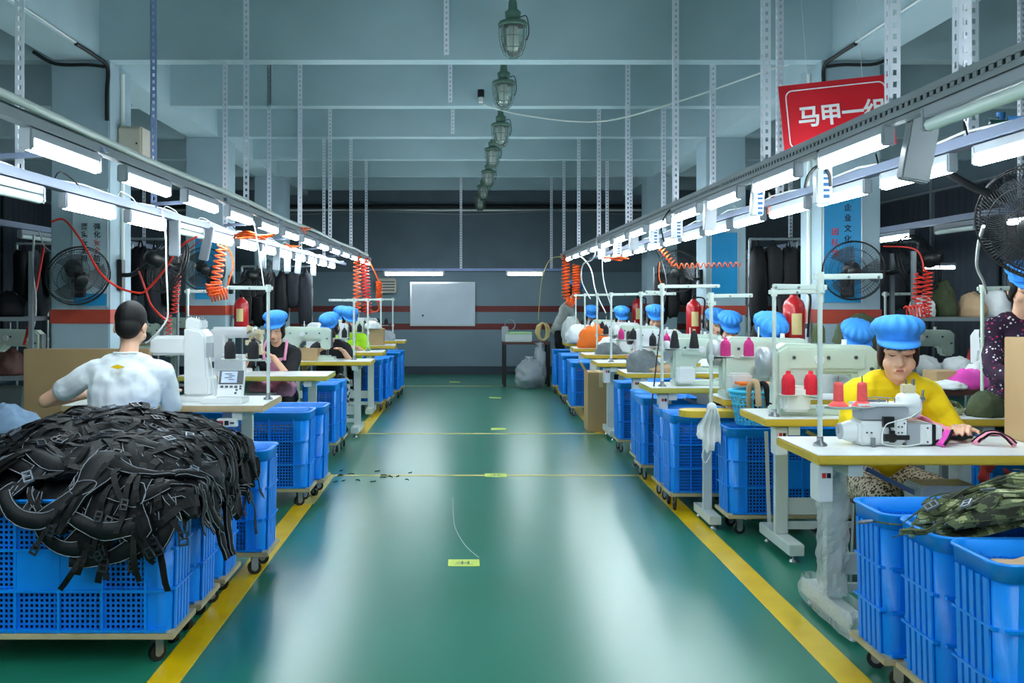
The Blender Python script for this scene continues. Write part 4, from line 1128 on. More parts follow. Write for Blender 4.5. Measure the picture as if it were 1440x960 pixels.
# ================================================================== people
def remesh(mb, name, mat, voxel, smooth, parent, loc=None, push=None):
    me = mb.mesh('tmp', mat); ob = bpy.data.objects.new('tmp', me); COL.objects.link(ob)
    r = ob.modifiers.new('r', 'REMESH'); r.mode = 'VOXEL'; r.voxel_size = voxel; r.use_smooth_shade = True
    if smooth:
        sm = ob.modifiers.new('s', 'SMOOTH'); sm.factor = .5; sm.iterations = smooth
    bpy.context.view_layer.update()
    dg = bpy.context.evaluated_depsgraph_get(); m2 = bpy.data.meshes.new_from_object(ob.evaluated_get(dg))
    bpy.data.objects.remove(ob); m2.name = name
    if not m2.materials: m2.materials.append(MATS[mat])
    if push:
        for v in m2.vertices: v.co += Vector(push(v.co))
    o = bpy.data.objects.new(name, m2); COL.objects.link(o); o.parent = parent
    return o
def ik(a, b, l1, l2, hint):
    d = b-a; L = min(d.length, (l1+l2)*.985); u = d.normalized()
    x = (l1*l1-l2*l2+L*L)/(2*L); h = math.sqrt(max(0, l1*l1-x*x))
    n = hint-u*hint.dot(u); n.normalize()
    return a+u*x+n*h, a+u*L
def hand(mb, wrist, d, nrm, side, s=1.0, curl=.5):
    """palm, four bent fingers and a thumb; d = pointing direction, nrm = back of hand"""
    d = d.normalized(); nrm = (nrm-d*nrm.dot(d)).normalized(); x = d.cross(nrm)*side
    palm = wrist+d*.045*s
    for k in (-1, 0, 1): mb.cap(wrist+d*.01*s+x*k*.014*s, wrist+d*.082*s+x*k*.024*s, .0145*s, .012*s, 8)
    for k, (o, ln) in enumerate(((-.033, .062), (-.011, .075), (.011, .07), (.032, .055))):
        b = wrist+d*.088*s+x*o*s; a = curl
        d1 = (d*math.cos(a*.6)-nrm*math.sin(a*.6)); d2 = (d*math.cos(a*1.6)-nrm*math.sin(a*1.6))
        m = b+d1*ln*.55*s; e = m+d2*ln*.55*s
        mb.cap(b, m, .0092*s, .0085*s, 8); mb.cap(m, e, .0085*s, .007*s, 8)
    tb = wrist+d*.03*s-x*.03*s; tm = tb+(d*.6-x*.75-nrm*.3).normalized()*.04*s; te = tm+(d*.9-x*.2-nrm*.35).normalized()*.032*s
    mb.cap(tb, tm, .0115*s, .01*s, 8); mb.cap(tm, te, .01*s, .008*s, 8)
def person(loc, rz, label, shirt, trousers, s=1.0, lean=.2, hands=((-.12, -.45, .80), (.14, -.45, .80)), standing=False, cap=True, skin='skin', hair='hair', voxel=.009,
           head_pitch=.3, head_yaw=0, sleeve=.6, hairstyle='bun', group=None, female=True, apron=None, extra=None, seat=.44, face=True, elbow_out=.5, tl=.43, nk=.05):
    o = thing('person', label, 'person', loc, rz, group)
    V = Vector
    if standing: pel = V((0, 0, .88*s))
    else: pel = V((0, 0, seat+.08))
    up = V((0, -math.sin(lean), math.cos(lean)))
    R = Matrix.Rotation(lean, 3, 'X')
    S = pel+up*(.46 if standing else tl)*s
    sh = (.158 if female else .185)*s
    N0 = S+V((0, -.01, .04*s)); N1 = N0+V((0, -.035*s, (.075 if standing else nk)*s))
    H = N1+V((0, -.02*s, .085*s))
    HRt = Matrix.Rotation(head_yaw, 3, 'Z') @ Matrix.Rotation(head_pitch, 3, 'X')
    def h(x, y, z): return H+HRt @ V((x*s, y*s, z*s))
    b = MB(); c = MB(); t = MB()
    # torso
    tw = 1.0 if female else 1.12
    kT = 1 if standing else tl/.46
    def torso(m, g):
        m.ell(pel+up*.0, ((.165*tw+g)*s, (.12+g)*s, (.11+g)*s), 18, 12, R)
        m.ell(pel+up*.13*kT*s, ((.142*tw+g)*s, (.112+g)*s, (.15+g)*s), 18, 12, R)
        m.ell(pel+up*.31*kT*s+V((0, .005, 0)), ((.158*tw+g)*s, (.115+g)*s, (.17+g)*s), 18, 12, R)
        if female: 
            for k in (-1, 1): m.ell(pel+R @ V((k*.065*s, -.085*s, .3*s)), (.062+g)*s, 12, 8)
        m.cap(S+V((-sh*.8, .0, -.035*s)), S+V((sh*.8, .0, -.035*s)), (.058+g)*s)
        m.cap(S+V((-sh*.45, .0, .0)), S+V((sh*.45, .0, .0)), (.05+g)*s)
    torso(b, 0); torso(c, .014)
    # neck and head
    b.cap(S, N1, .052*s, .047*s); b.cap(N1, H+V((0, .02*s, -.02*s)), .047*s, .045*s)
    c.cap(S+V((0, 0, -.03*s)), S+V((0, -.002, .004*s)), .075*s, .062*s)
    b.ell(h(0, .015, .03), (.074*s, .092*s, .088*s), 18, 12, HRt)
    b.ell(h(0, -.025, -.035), (.062*s, .068*s, .078*s), 16, 10, HRt)
    b.ell(h(0, -.055, -.085), (.032*s, .03*s, .028*s), 12, 8, HRt)
    for k in (-1, 1):
        b.ell(h(k*.04, -.058, -.035), (.027*s, .026*s, .03*s), 10, 8, HRt)
        b.ell(h(k*.076, .015, -.015), (.012*s, .02*s, .032*s), 10, 8, HRt)
        b.cap(h(k*.018, -.082, .022), h(k*.052, -.07, .022), .013*s, .012*s, 8)
    b.cap(h(0, -.086, .012), h(0, -.106, -.03), .0095*s, .0135*s, 8)
    for k in (-1, 1): b.ell(h(k*.012, -.096, -.034), .010*s, 8, 6)
    b.cap(h(-.016, -.09, -.062), h(.016, -.09, -.062), .01*s, .01*s, 8)
    # arms
    for i, sg in enumerate((-1, 1)):
        a = S+V((sg*sh, 0, -.045*s)); tgt = V(hands[i])
        eo = elbow_out[i] if isinstance(elbow_out, tuple) else elbow_out
        hint = V((sg*eo, .35, -.7))
        el, wr = ik(a, tgt, .29*s, .245*s, hint)
        b.cap(a, el, .047*s, .037*s); b.cap(el, wr, .037*s, .026*s)
        d = (wr-el).normalized()
        hand(b, wr, (d+V((-sg*.25, -.35, -.15))), V((0, 0, 1)), sg, .95*s, .6)
        q = a+(el-a)*sleeve if sleeve <= 1 else el
        c.cap(a, q, .064*s, .06*s)
        if sleeve > 1: c.cap(el, el+(wr-el)*(sleeve-1), .055*s, .045*s)
    # legs
    for sg in (-1, 1):
        hp = pel+V((sg*.085*s, 0, -.01))
        if standing: kn = V((sg*.1*s, -.02, .47*s)); an = V((sg*.1*s, .02, .08))
        else: kn = pel+V((sg*.13*s, -.41*s, -.02)); an = V((sg*.13*s, -.36*s, .085))
        b.cap(hp, kn, .075*s, .052*s); b.cap(kn, an, .052*s, .034*s); b.cap(an, an+V((0, .01, -.045)), .034*s, .03*s)
        b.cap(an+V((0, .02, -.05)), an+V((0, -.14*s, -.056)), .03*s, .026*s)
        t.cap(hp, kn, .094*s, .07*s); t.cap(kn, an+(kn-an)*.12, .07*s, .05*s)
        f = MB(); f.cap(an+V((0, .03, -.045)), an+V((0, -.15*s, -.05)), .04*s, .034*s)
        sole = MB(); sole.v = [(p[0], p[1], max(p[2], .0)) for p in f.v]; sole.f = f.f; sole.m = f.m; sole.sm = f.sm
        sole.build('shoe', 'shoe' if standing else 'black_matte', o)
    t.ell(pel+V((0, 0, 0)), ((.165*tw+.012)*s, .135*s, .12*s), 16, 10, R)
    remesh(b, 'body', skin, voxel, 2, o)
    def wrinkle(co):
        n = noise.noise_vector(co*9); k = noise.noise((co.x*5, co.y*5, co.z*16)); d = noise.noise((co.x*14+co.z*6, co.y*10, co.z*11-co.x*8)); return n*.009+V((k*.003, (k+d)*.008, d*.004))
    remesh(c, 'shirt', shirt, max(.009, voxel*1.2), 3, o, push=wrinkle)
    remesh(t, 'trousers', trousers, max(.011, voxel*1.4), 3, o, push=wrinkle)
    if apron:
        m = MB()
        def apr(p): return pel+R @ V(p)
        pts = [];
        for z in (-.12, .0, .15, .3, .38):
            for k in range(7):
                u = -1+2*k/6; wv = (.16 if z < .2 else .1)*s
                pts.append(apr((u*wv, -(.145-.05*u*u)*s-(.02 if .2 < z < .35 else 0), z*s)))
        m.add(pts, [(j*7+k, j*7+k+1, (j+1)*7+k+1, (j+1)*7+k) for j in range(4) for k in range(6)], 0, True)
        for k in (-1, 1): m.tube([apr((k*.09*s, -.14*s, .36*s)), apr((k*.1*s, -.1*s, .46*s)), apr((k*.09*s, .02, .5*s)), apr((k*.06*s, .12*s, .4*s))], .014*s, 6)
        if not standing: m.cap(pel+V((-.1, -.12, .07)), pel+V((-.12, -.38, .07)), .085*s); m.cap(pel+V((.1, -.12, .07)), pel+V((.12, -.38, .07)), .085*s)
        a_ = m.build('apron', apron, o)
    # hair
    m = MB()
    if hairstyle == 'short':
        m.ell(h(0, .022, .04), (.082*s, .094*s, .092*s), 20, 14, HRt); m.ell(h(0, .048, -.02), (.068*s, .058*s, .066*s), 16, 10, HRt)
        for k in (-1, 1): m.ell(h(k*.068, .012, .02), (.014*s, .04*s, .04*s), 10, 8, HRt)
    else:
        m.ell(h(0, .026, .035), (.085*s, .094*s, .092*s), 20, 14, HRt)
        m.ell(h(0, .05, -.04), (.075*s, .06*s, .075*s), 16, 10, HRt)
        for k in (-1, 1): m.ell(h(k*.07, -.005, -.005), (.016*s, .04*s, .055*s), 10, 8, HRt)
        if hairstyle == 'bangs':
            for k in range(-3, 4): m.cap(h(k*.018, -.07+abs(k)*.007, .06), h(k*.02+.006, -.083+abs(k)*.009, .034), .014*s, .009*s, 8)
    remesh(m, 'hair', hair, max(.007, voxel), 2, o)
    if face:
        for k in (-1, 1):
            MB().tube([h(k*.016, -.091, .006), h(k*.03, -.0935, .003), h(k*.046, -.083, .007)], [.001, .0035, .001], 6).build('eye', 'eye_dark', o)
            MB().tube([h(k*.014, -.096, .029), h(k*.034, -.092, .035), h(k*.056, -.074, .027)], [.002*s, .0035*s, .0015*s], 6).build('eyebrow', hair, o)
        MB().tube([h(-.024, -.088, -.063), h(-.009, -.099, -.059), h(.009, -.099, -.059), h(.024, -.088, -.063)], [.002, .005, .005, .002], 6).build('lips', 'lip', o)
    if cap:
        base = h(0, .008, .058); m = MB(); n = 112
        def md(tt, z): return (1+(.04*math.cos(14*tt) if z > .03 else .006*math.cos(14*tt)))
        prof = [(.086, -.014), (.09, .0), (.092, .022), (.106, .036), (.112, .054), (.108, .074), (.09, .094), (.055, .107), (.0, .112)]
        Rc = HRt @ Matrix.Rotation(-.12, 3, 'X')
        vs_before = 0
        m.lathe([(r*s, z*s) for r, z in prof], n, (0, 0, 0), None, 0, True, lambda tt, z: md(tt, z/s))
        m.v = [tuple(base+Rc @ V((p[0]*.96, p[1]*1.08, p[2]))) for p in m.v]
        cp = m.build('cap', 'cap_blue', o)
        vz = MB(); vs = []; k2 = 20
        for i in range(k2+1):
            a = -PI/2-1.3+2.6*i/k2; f = math.cos((i/k2-.5)*PI)
            for rr, zz in ((.088, .004), (.088+.052*f, -.034*f+.004), (.088+.052*f, -.038*f), (.088, -.002)):
                vs.append(base+Rc @ V((rr*s*math.cos(a)*.96, rr*s*math.sin(a)*1.08, zz*s)))
        vz.add(vs, [(i*4+j, i*4+(j+1) % 4, (i+1)*4+(j+1) % 4, (i+1)*4+j) for i in range(k2) for j in range(4)], 0, True)
        vz.build('visor', 'cap_blue', cp)
    # stool
    if not standing:
        st = thing('stool', 'stool under '+label, 'stool', loc, rz, group and 'stools: '+group)
        MB().bb((-.16, -.13, seat-.035), (.16, .13, seat)).build('seat', 'wood_dark', st, bevel=.008)
        for sx in (-1, 1):
            for sy in (-1, 1): MB().bar((sx*.13, sy*.1, seat-.03), (sx*.15, sy*.12, 0), .03, .03).build('leg', 'steel', st)
    if extra: extra(o, h, pel, R, s)
    return o
# woman in yellow
person((2.06, 5.02, 0), 0, 'woman in a yellow T-shirt and blue cap bending over a white sewing machine', 'tee_yellow', 'trousers_net', s=1.1, lean=.4, seat=.42, tl=.475, nk=.012, hands=((-.1, -.46, .82), (.2, -.5, .80)),
       hair='hair_brown', voxel=.006, head_pitch=.1, hairstyle='bangs', head_yaw=-.32, sleeve=.75)
# man in white, seen from behind
def ex_white(o, h, pel, R, s):
    m = MB().prism([(-.04, 0), (0, -.012), (.04, 0), (.018, .008), (0, .014), (-.018, .008)], .004, R, pel+R @ Vector((0, .136*s, .42*s))); m.build('shirt_print', 'line_yellow', o)
    m = MB().tube([pel+R @ Vector((x*s, y*s, z*s)) for x, y, z in ((-.07, .0, .52), (-.055, .055, .512), (0, .078, .505), (.055, .055, .512), (.07, 0, .52))], .007, 6); m.build('collar', 'tee_white', o)
person((-1.89, 5.42, 0), PI, 'man in a white T-shirt seen from behind at the wood-edged table', 'tee_white', 'trousers_dark', s=1.07, lean=.28, hands=((-.16, -.44, .84), (.3, -.36, .84)),
       cap=False, voxel=.006, head_pitch=.35, hairstyle='short', female=False, sleeve=.6, extra=ex_white, elbow_out=(.25, 1.5), seat=.47, tl=.46, nk=.075)
# woman with the pink apron
person((-1.69, 9.0, 0), 0, 'woman in black top, pink apron and blue cap at the post-bed machine', 'tee_black', 'trousers_dark', s=1.0, lean=.2, hands=((-.2, -.42, .86), (.02, -.36, .88)),
       voxel=.007, head_pitch=.25, head_yaw=-.1, apron='apron_pink', sleeve=.85)
person((-1.47, 10.72, 0), .2, 'worker in a black top bending low with a blue cap and checked skirt', 'tee_black', 'skirt_check', s=.98, lean=.42, hands=((-.15, -.45, .84), (.12, -.45, .84)), head_pitch=.5, head_yaw=-.5, voxel=.009)
person((-1.43, 12.35, 0), 0, 'worker in a lime green T-shirt with a blue cap', 'tee_lime', 'trousers_dark', s=1.0, lean=.2, head_pitch=.4, head_yaw=.4, voxel=.009)
person((-1.72, 13.95, 0), 0, 'worker in grey with a blue cap behind the lime green T-shirt', 'tee_grey', 'trousers_dark', lean=.25, head_pitch=.4, voxel=.011)
# right row
person((2.0, 6.85, 0), 0, 'worker in grey with a wide blue cap bent behind the pale green machines', 'tee_grey', 'trousers_dark', lean=.35, head_pitch=.6, head_yaw=.35, voxel=.009, s=1.04, face=False)
person((2.42, 8.05, 0), 0, 'worker half hidden behind the worker with the wide blue cap', 'tee_grey', 'trousers_dark', lean=.2, head_pitch=.45, voxel=.011, face=False)
person((2.42, 9.35, 0), 0, 'worker in white with a pleated blue cap behind the magenta thread', 'tee_white', 'trousers_dark', lean=.3, head_pitch=.5, voxel=.009)
person((2.62, 10.7, 0), .2, 'worker in white behind the pleated blue cap', 'tee_white', 'trousers_dark', lean=.15, head_pitch=.3, voxel=.011)
person((2.25, 12.02, 0), 0, 'worker in a black top with a blue cap beside the fire extinguisher', 'tee_black', 'trousers_dark', lean=.2, head_pitch=.35, voxel=.009, s=1.04)
person((2.07, 13.4, 0), 0, 'worker in white with a blue cap behind the pile of white cloth', 'tee_white', 'trousers_dark', lean=.2, head_pitch=.4, voxel=.011)
person((1.85, 14.8, 0), 0, 'worker in grey with a blue cap near the bundled orange cloth', 'tee_grey', 'trousers_dark', lean=.2, head_pitch=.4, voxel=.011)
person((2.63, 6.98, 0), 0, 'worker bent low so only the blue cap shows above the green bag', 'tee_grey', 'trousers_dark', lean=.45, head_pitch=.6, voxel=.011, face=False)
person((3.12, 5.65, 0), -.1, 'woman in a purple dotted dress and blue cap standing by the big black fan', 'dress_purple', 'trousers_dark', s=.94, standing=True, lean=.1, hands=((-.15, -.42, .95), (.1, -.42, .95)), voxel=.008, head_pitch=.35, sleeve=1.6)
person((1.52, 16.2, 0), 1.5, 'person in a grey shirt standing bent over the bench by the whiteboard wall', 'tee_grey', 'trousers_dark', standing=True, lean=.4, hands=((-.1, -.5, .9), (.1, -.5, .9)), voxel=.011, head_pitch=.5)
# ================================================================== signs, fans, hoses and small things
def at(x, y, Y):
    """point at depth Y seen at photo pixel (x, y)"""
    return Vector(((x-655)*Y/1400, Y, CAM_H-(y-418)*Y/1400))
# ---------------- red sign
sg = thing('hanging_sign', 'red hanging sign with white border and white Chinese lettering', 'sign', (1.865, 5.0, 2.315)); sg.rotation_euler = (0, -math.radians(5.5), math.radians(-4))
W, Hh = .275, .175
MB().bb((-W, -.004, -Hh), (W, .004, Hh)).build('panel', 'sign_red', sg)
def rrect(w, h, r, n=6):
    out = []
    for cx, cz, a0 in ((w-r, h-r, 0), (-w+r, h-r, PI/2), (-w+r, -h+r, PI), (w-r, -h+r, 1.5*PI)):
        for k in range(n+1): a = a0+PI/2*k/n; out.append((cx+r*math.cos(a), cz+r*math.sin(a)))
    return out
o_, i_ = rrect(W-.028, Hh-.028, .035), rrect(W-.034, Hh-.034, .03)
n = len(o_); mb = MB(); mb.add([(x, -.0052, z) for x, z in o_+i_], [(k, (k+1) % n, n+(k+1) % n, n+k) for k in range(n)]); mb.build('border', 'sign_white', sg)
for k, ch in enumerate('马甲一组'):
    text_mesh('lettering', ch, .112, 'sign_white', sg, (-.139+.108*k, -.006, .0), bold=.0028)
for x in (-.13, .14): MB().cyl((x, 0, Hh-.02), (x+.03, .0, Hh+1.3), .0015, n=4).build('hanging_wire', 'wire_white', sg)
# ---------------- banners on columns
def banner(x, z0, z1, w, y, m, label, cols):
    b = thing('wall_banner', label, 'banner', (x, y, z0)); h = z1-z0
    MB().bb((-w/2, -.008, 0), (w/2, 0, h)).build('sheet', m, b)
    MB().bb((-w/2-.008, -.01, -.004), (-w/2, 0, h+.004)).build('frame_side', 'banner_edge', b); MB().bb((w/2, -.01, -.004), (w/2+.008, 0, h+.004)).build('frame_side', 'banner_edge', b)
    for cx, top, sz, pitch, chars in cols:
        for k, (ch, mm) in enumerate(chars):
            text_mesh('lettering', ch, sz, mm, b, (cx, -.0095, top-k*pitch), bold=.0008)
    return b
banner(-2.94, 1.33, 2.25, .26, 7.8, 'banner_pale', 'pale blue safety banner with two columns of Chinese characters', [
    (.055, .62, .055, .062, [('强', 'ink_black'), ('化', 'ink_black'), ('安', 'ink_red'), ('全', 'ink_red'), ('防', 'ink_black'), ('范', 'ink_black')]),
    (-.045, .62, .055, .062, [('落', 'ink_black'), ('实', 'ink_black'), ('安', 'ink_black'), ('全', 'ink_black'), ('规', 'ink_black')])])
MB().bb((-3.07, 7.788, 1.335), (-2.81, 7.7915, 1.43)).build('banner_foot', 'banner_blue', bpy.data.objects['wall_banner']).matrix_parent_inverse = bpy.data.objects['wall_banner'].matrix_basis.inverted()
banner(2.95, 1.36, 2.28, .29, 7.8, 'banner_blue', 'blue banner with red and black Chinese characters on the column', [
    (.04, .74, .06, .082, [('企', 'ink_black'), ('业', 'ink_black'), ('文', 'ink_black'), ('化', 'ink_black')]),
    (-.06, .55, .06, .085, [('团', 'ink_red'), ('队', 'ink_red'), ('精', 'ink_red')])])
banner(-3.0, 1.38, 2.12, .28, 11.55, 'banner_blue', 'plain blue banner on the column behind the orange coils', [])
banner(3.0, 1.4, 2.15, .3, 11.55, 'banner_blue', 'blue banner on the farther column beside the extinguisher', [])
# ---------------- fans
def fan_parts(ns, key):
    if key in HG: return HG[key]
    cage = MB(); r = .235
    for rr, y in ((r, 0), (r*.98, -.025), (r*.98, .025), (r*.72, -.065), (r*.72, .06), (r*.4, -.085), (r*.45, .075)):
        cage.tube([(rr*math.cos(2*PI*k/32), y, rr*math.sin(2*PI*k/32)) for k in range(32)], .0042 if rr > .2 else .0022, 4, closed=True)
    for k in range(ns):
        a = 2*PI*k/ns; c, s_ = math.cos(a), math.sin(a)
        cage.tube([(c*q, y, s_*q) for q, y in ((.055, -.09), (.12, -.082), (.18, -.06), (.222, -.032), (r, 0))], .0011 if ns < 80 else .0016, 3, caps=False)
        cage.tube([(c*q, y, s_*q) for q, y in ((.06, .08), (.13, .07), (.19, .05), (.225, .026), (r, 0))], .0011 if ns < 80 else .0016, 3, caps=False)
    bl = MB()
    for k in range(3):
        a0 = 2*PI*k/3; vs = []
        for i in range(6):
            q = .03+.17*i/5
            for j in range(5):
                a = a0+(-.15+.28*i/5*.6)+(j/4-.5)*(1.0 if i > 1 else .6); vs.append((q*math.cos(a), -.02+.05*(j/4-.5), q*math.sin(a)))
        bl.add(vs, [(i*5+j, i*5+j+1, (i+1)*5+j+1, (i+1)*5+j) for i in range(5) for j in range(4)], 0, True)
    Ry = Matrix.Rotation(PI/2, 3, 'X')
    hub = MB().lathe([(0, -.1), (.045, -.098), (.052, -.09), (.05, -.085), (.035, -.08), (.03, .02)], 20, R=Matrix.Rotation(-PI/2, 3, 'X'))
    hub.v = [(x, y, z) for x, y, z in hub.v]
    mot = MB().lathe([(.0, .0), (.055, .005), (.065, .03), (.062, .1), (.045, .14), (.0, .15)], 20, (0, .06, 0), Matrix.Rotation(-PI/2, 3, 'X'))
    HG[key] = (cage.mesh('cage', 'black'), bl.mesh('blades', 'blade'), hub.mesh('hub_cap', 'black'), mot.mesh('motor', 'black'))
    return HG[key]
def fan(loc, yaw, pitch, mount, label, ns=60, s=1.0):
    """fan blows along local -y; mount: world point of its wall plate"""
    f = thing('wall_fan', label, 'fan', loc); f.rotation_euler = (0, 0, 0)
    R = (Matrix.Rotation(yaw, 3, 'Z') @ Matrix.Rotation(pitch, 3, 'X'))
    for nm, me in zip(('cage', 'blades', 'hub_cap', 'motor'), fan_parts(ns, 'fan%d' % ns)):
        o = inst(nm, me, f); o.rotation_euler = R.to_euler(); o.scale = (s, s, s)
    m = Vector(mount)-Vector(loc); mo = R @ Vector((0, .13*s, 0))
    MB().tube(bez([mo, mo*.4+m*.6+Vector((0, 0, -.04)), m], 6), .018, 8).build('bracket_arm', 'black', f)
    return f, m
def plate(f, m, sz): MB().box(m, sz).build('wall_plate', 'black', f, bevel=.006)
f, m = fan((-2.9, 7.45, 1.56), math.radians(38), .45, (-3.02, 7.77, 1.5), 'black wall fan below the safety banner', s=1.0); plate(f, m, (.1, .05, .2))
f, m = fan((-2.38, 7.95, 1.66), math.radians(140), .35, (-2.77, 8.0, 1.58), 'black fan on the column side between banner column and orange coil', s=1.0); plate(f, m, (.04, .09, .25))
f, m = fan((-2.95, 11.2, 1.72), math.radians(25), .2, (-2.95, 11.53, 1.62), 'black fan before the plain blue banner', s=1.05); plate(f, m, (.1, .04, .2))
f, m = fan((-2.4, 11.7, 1.62), math.radians(120), .3, (-2.77, 11.75, 1.55), 'black fan on the farther column side behind the orange coil', s=1.0); plate(f, m, (.04, .09, .22))
f, m = fan((2.9, 7.45, 1.6), math.radians(-14), .15, (2.98, 7.78, 1.5), 'black wall fan before the blue banner with red characters', s=.95); plate(f, m, (.1, .04, .2))
f, m = fan((3.52, 7.75, 1.66), math.radians(-150), .3, (3.27, 8.0, 1.6), 'black fan on the outer side of the blue banner column', s=1.0); plate(f, m, (.04, .09, .22))
f, m = fan((2.45, 11.5, 1.7), math.radians(-30), .2, (2.77, 11.75, 1.62), 'black fan on the farther column behind the magenta thread row', s=1.05); plate(f, m, (.04, .09, .22))
f, m = fan((2.45, 4.25, 1.72), math.radians(-50), .4, (1.99, 4.3, 2.0), 'large black wire fan clamped to the rail above the woman in yellow', ns=96, s=1.1); plate(f, m, (.06, .1, .08))
# ---------------- boxes hanging on the rails
def hang_box(key, y, w, h, label, m='mach_white', tilt=0, text=True, d=.05, dx=0):
    X, zt, zr = RAILS[key]
    b = thing('control_box', label, 'control box', (X+dx, y, zr+.0)); 
    MB().box((0, 0, -h/2+.02), (w, d, h), Matrix.Rotation(tilt, 3, 'Y')).build('case', m, b, bevel=.005)
    MB().bar((0, 0, .03), (-dx*.8, 0, .03), .02, .02).build('clip', 'steel', b) if dx else MB().bb((-.015, -.015, 0), (.015, .015, .04)).build('clip', 'steel', b)
    if text:
        mb = MB()
        for k in range(5): mb.box((.008, -d/2-.0012, -h*.32-.026*k), (.026, .001, .014-.004*(k % 2)))
        mb.build('blue_print', 'ink_blue', b)
    return b
for i, (y, w_, h_, m, tl, tx) in enumerate(((3.45, .1, .24, 'mach_dim', .18, False), (4.38, .07, .23, 'mach_white', 0, True), (5.36, .065, .2, 'mach_white', .08, True), (6.4, .075, .21, 'mach_grey', .05, False),
                                            (7.4, .075, .2, 'mach_white', 0, True), (8.3, .07, .18, 'mach_white', 0, True), (9.3, .08, .2, 'mach_grey', 0, False), (10.3, .08, .2, 'mach_white', 0, True), (11.5, .08, .2, 'mach_grey', 0, False))):
    hang_box('ra', y, w_, h_, '%s control box hanging below the slotted rail, %s from the red sign end' % ('grey' if 'grey' in m else 'white', ORD[i]), m, tl, tx, dx=.07)
for i, (y, tl) in enumerate(((6.5, 0), (7.3, .2), (9.3, 0), (10.0, .05), (10.6, 0), (11.3, .1), (12.4, 0))):
    hang_box('lb', y, .065, .25, 'pale narrow control box below the trunking, %s from the white T-shirt man' % ORD[i], 'housing', tl, False)
# ---------------- orange coils
def helix(p0, p1, r, turns, tr=.006, m='hose_orange', n=10, flat=1):
    p0 = Vector(p0); p1 = Vector(p1); d = (p1-p0); u = d.normalized(); a = u.orthogonal().normalized(); b = u.cross(a); pts = []
    for i in range(turns*n+1):
        t = i/(turns*n); q = 2*PI*i/n; pts.append(p0+d*t+(a*math.cos(q)+b*math.sin(q))*r)
    return pts
def coil(name_lbl, segs, tr=.006, m='hose_orange', lead=None):
    c = thing('coiled_hose', name_lbl, 'hose', tuple(segs[0][0])); off = -Vector(segs[0][0])
    for p0, p1, r, tn in segs:
        MB().tube([p+off for p in helix(p0, p1, r, tn)], tr, 5).build('coil', m, c)
    for l in (lead or []): MB().tube([Vector(p)+off for p in bez(l, 8)], tr, 5).build('lead', m, c)
    return c
A = lambda x, y, Y: at(x, y, Y)
coil('orange coiled air hose hanging before the plain blue banner', [(A(313, 345, 7.7), A(303, 398, 7.7), .04, 7), (A(300, 398, 7.7), A(303, 415, 7.7), .06, 4), (A(295, 416, 7.68), A(320, 412, 7.72), .045, 6)], .0075, lead=[[A(318, 412, 7.7), A(322, 395, 7.7), A(328, 375, 7.75), A(326, 360, 7.8), A(318, 345, 7.8)], [A(313, 345, 7.7), A(310, 335, 7.7), A(300, 328, 7.7)]])
coil('red coiled hose hanging left of the orange one', [(A(250, 385, 8.7), A(245, 440, 8.7), .03, 9), (A(237, 440, 8.7), A(237, 470, 8.7), .025, 5)], .005, 'hose_red', lead=[[A(250, 385, 8.7), A(256, 360, 8.4), A(285, 336, 7.8)]])
rr_ = random.Random(4)
for lbl, cx, cy, Y, wx, wz in (('tangle of orange hose heaped on the light rails near the pink apron woman', 352, 332, 7.4, .17, .06), ('small knot of orange hose on the rail top behind the tangle', 424, 322, 9.1, .06, .08), ('orange hose knot lying on the rail below the slotted angle', 867, 363, 10.4, .13, .04), ('orange hose bundle on the far trunking', 405, 346, 10.6, .1, .03)):
    c = A(cx, cy, Y); pts = []
    for i in range(16): pts.append(c+Vector((wx*math.sin(i*2.4+.3)*rr_.uniform(.5, 1), .16*math.cos(i*1.7), wz*math.sin(i*3.1)*rr_.uniform(.4, 1))))
    t = thing('hose_tangle', lbl, 'hose', tuple(c)); MB().tube([p-c for p in bez(pts, 6)], .008, 5).build('loops', 'hose_orange', t)
coil('orange coil hanging by the aisle before the far whiteboard, beside two more', [((-1.5, 13.8, 1.99), A(502, 440, 13.8), .05, 15)], .009)
coil('orange coil hanging between two others near the far blue caps', [((-1.49, 14.6, 1.99), A(517, 442, 14.6), .06, 18)], .01, 'hose_red')
coil('thick orange coil with hooked end nearest the whiteboard', [(A(533, 396, 15.2), A(533, 424, 15.2), .04, 12)], .012, lead=[[(-1.5, 15.2, 1.99), (-1.42, 15.2, 1.85), A(533, 396, 15.2)], [A(533, 424, 15.2), A(532, 436, 15.2), A(524, 438, 15.2), A(515, 432, 15.2)]])
coil('U-shaped orange coiled hose hanging at the far end of the red sign row', [((1.5, 14.9, 2.03), A(796, 420, 14.9), .055, 13), (A(811, 372, 14.9), A(810, 420, 14.9), .055, 13), (A(796, 422, 14.9), A(808, 428, 14.9), .06, 5)], .012)
coil('long orange coil stretched level below the rear rail toward the column', [((1.96, 10.2, 1.96), A(950, 374, 10.1), .03, 8), (A(950, 374, 10.1), A(1042, 372, 10), .026, 12)], .006, lead=[[A(928, 368, 10.2), A(927, 390, 10.2), A(932, 402, 10.2)]])
coil('red zigzag coil hanging right of the outer column fan', [(A(1293, 385, 7.2), A(1288, 425, 7.2), .03, 6), (A(1305, 380, 7.2), A(1303, 445, 7.2), .03, 12), (A(1275, 440, 7.2), A(1305, 436, 7.2), .05, 6)], .006, 'hose_red', lead=[[A(1300, 382, 7.2), (3.3, 7.3, 1.75), (3.27, 7.8, 1.8)]])
def wire(pts, r, m, label, cat='cable', group=None, name='hanging_cable'):
    tag(MB().tube(bez([A(*p) for p in pts], 8), r, 6).build(name, m), label, cat, group)
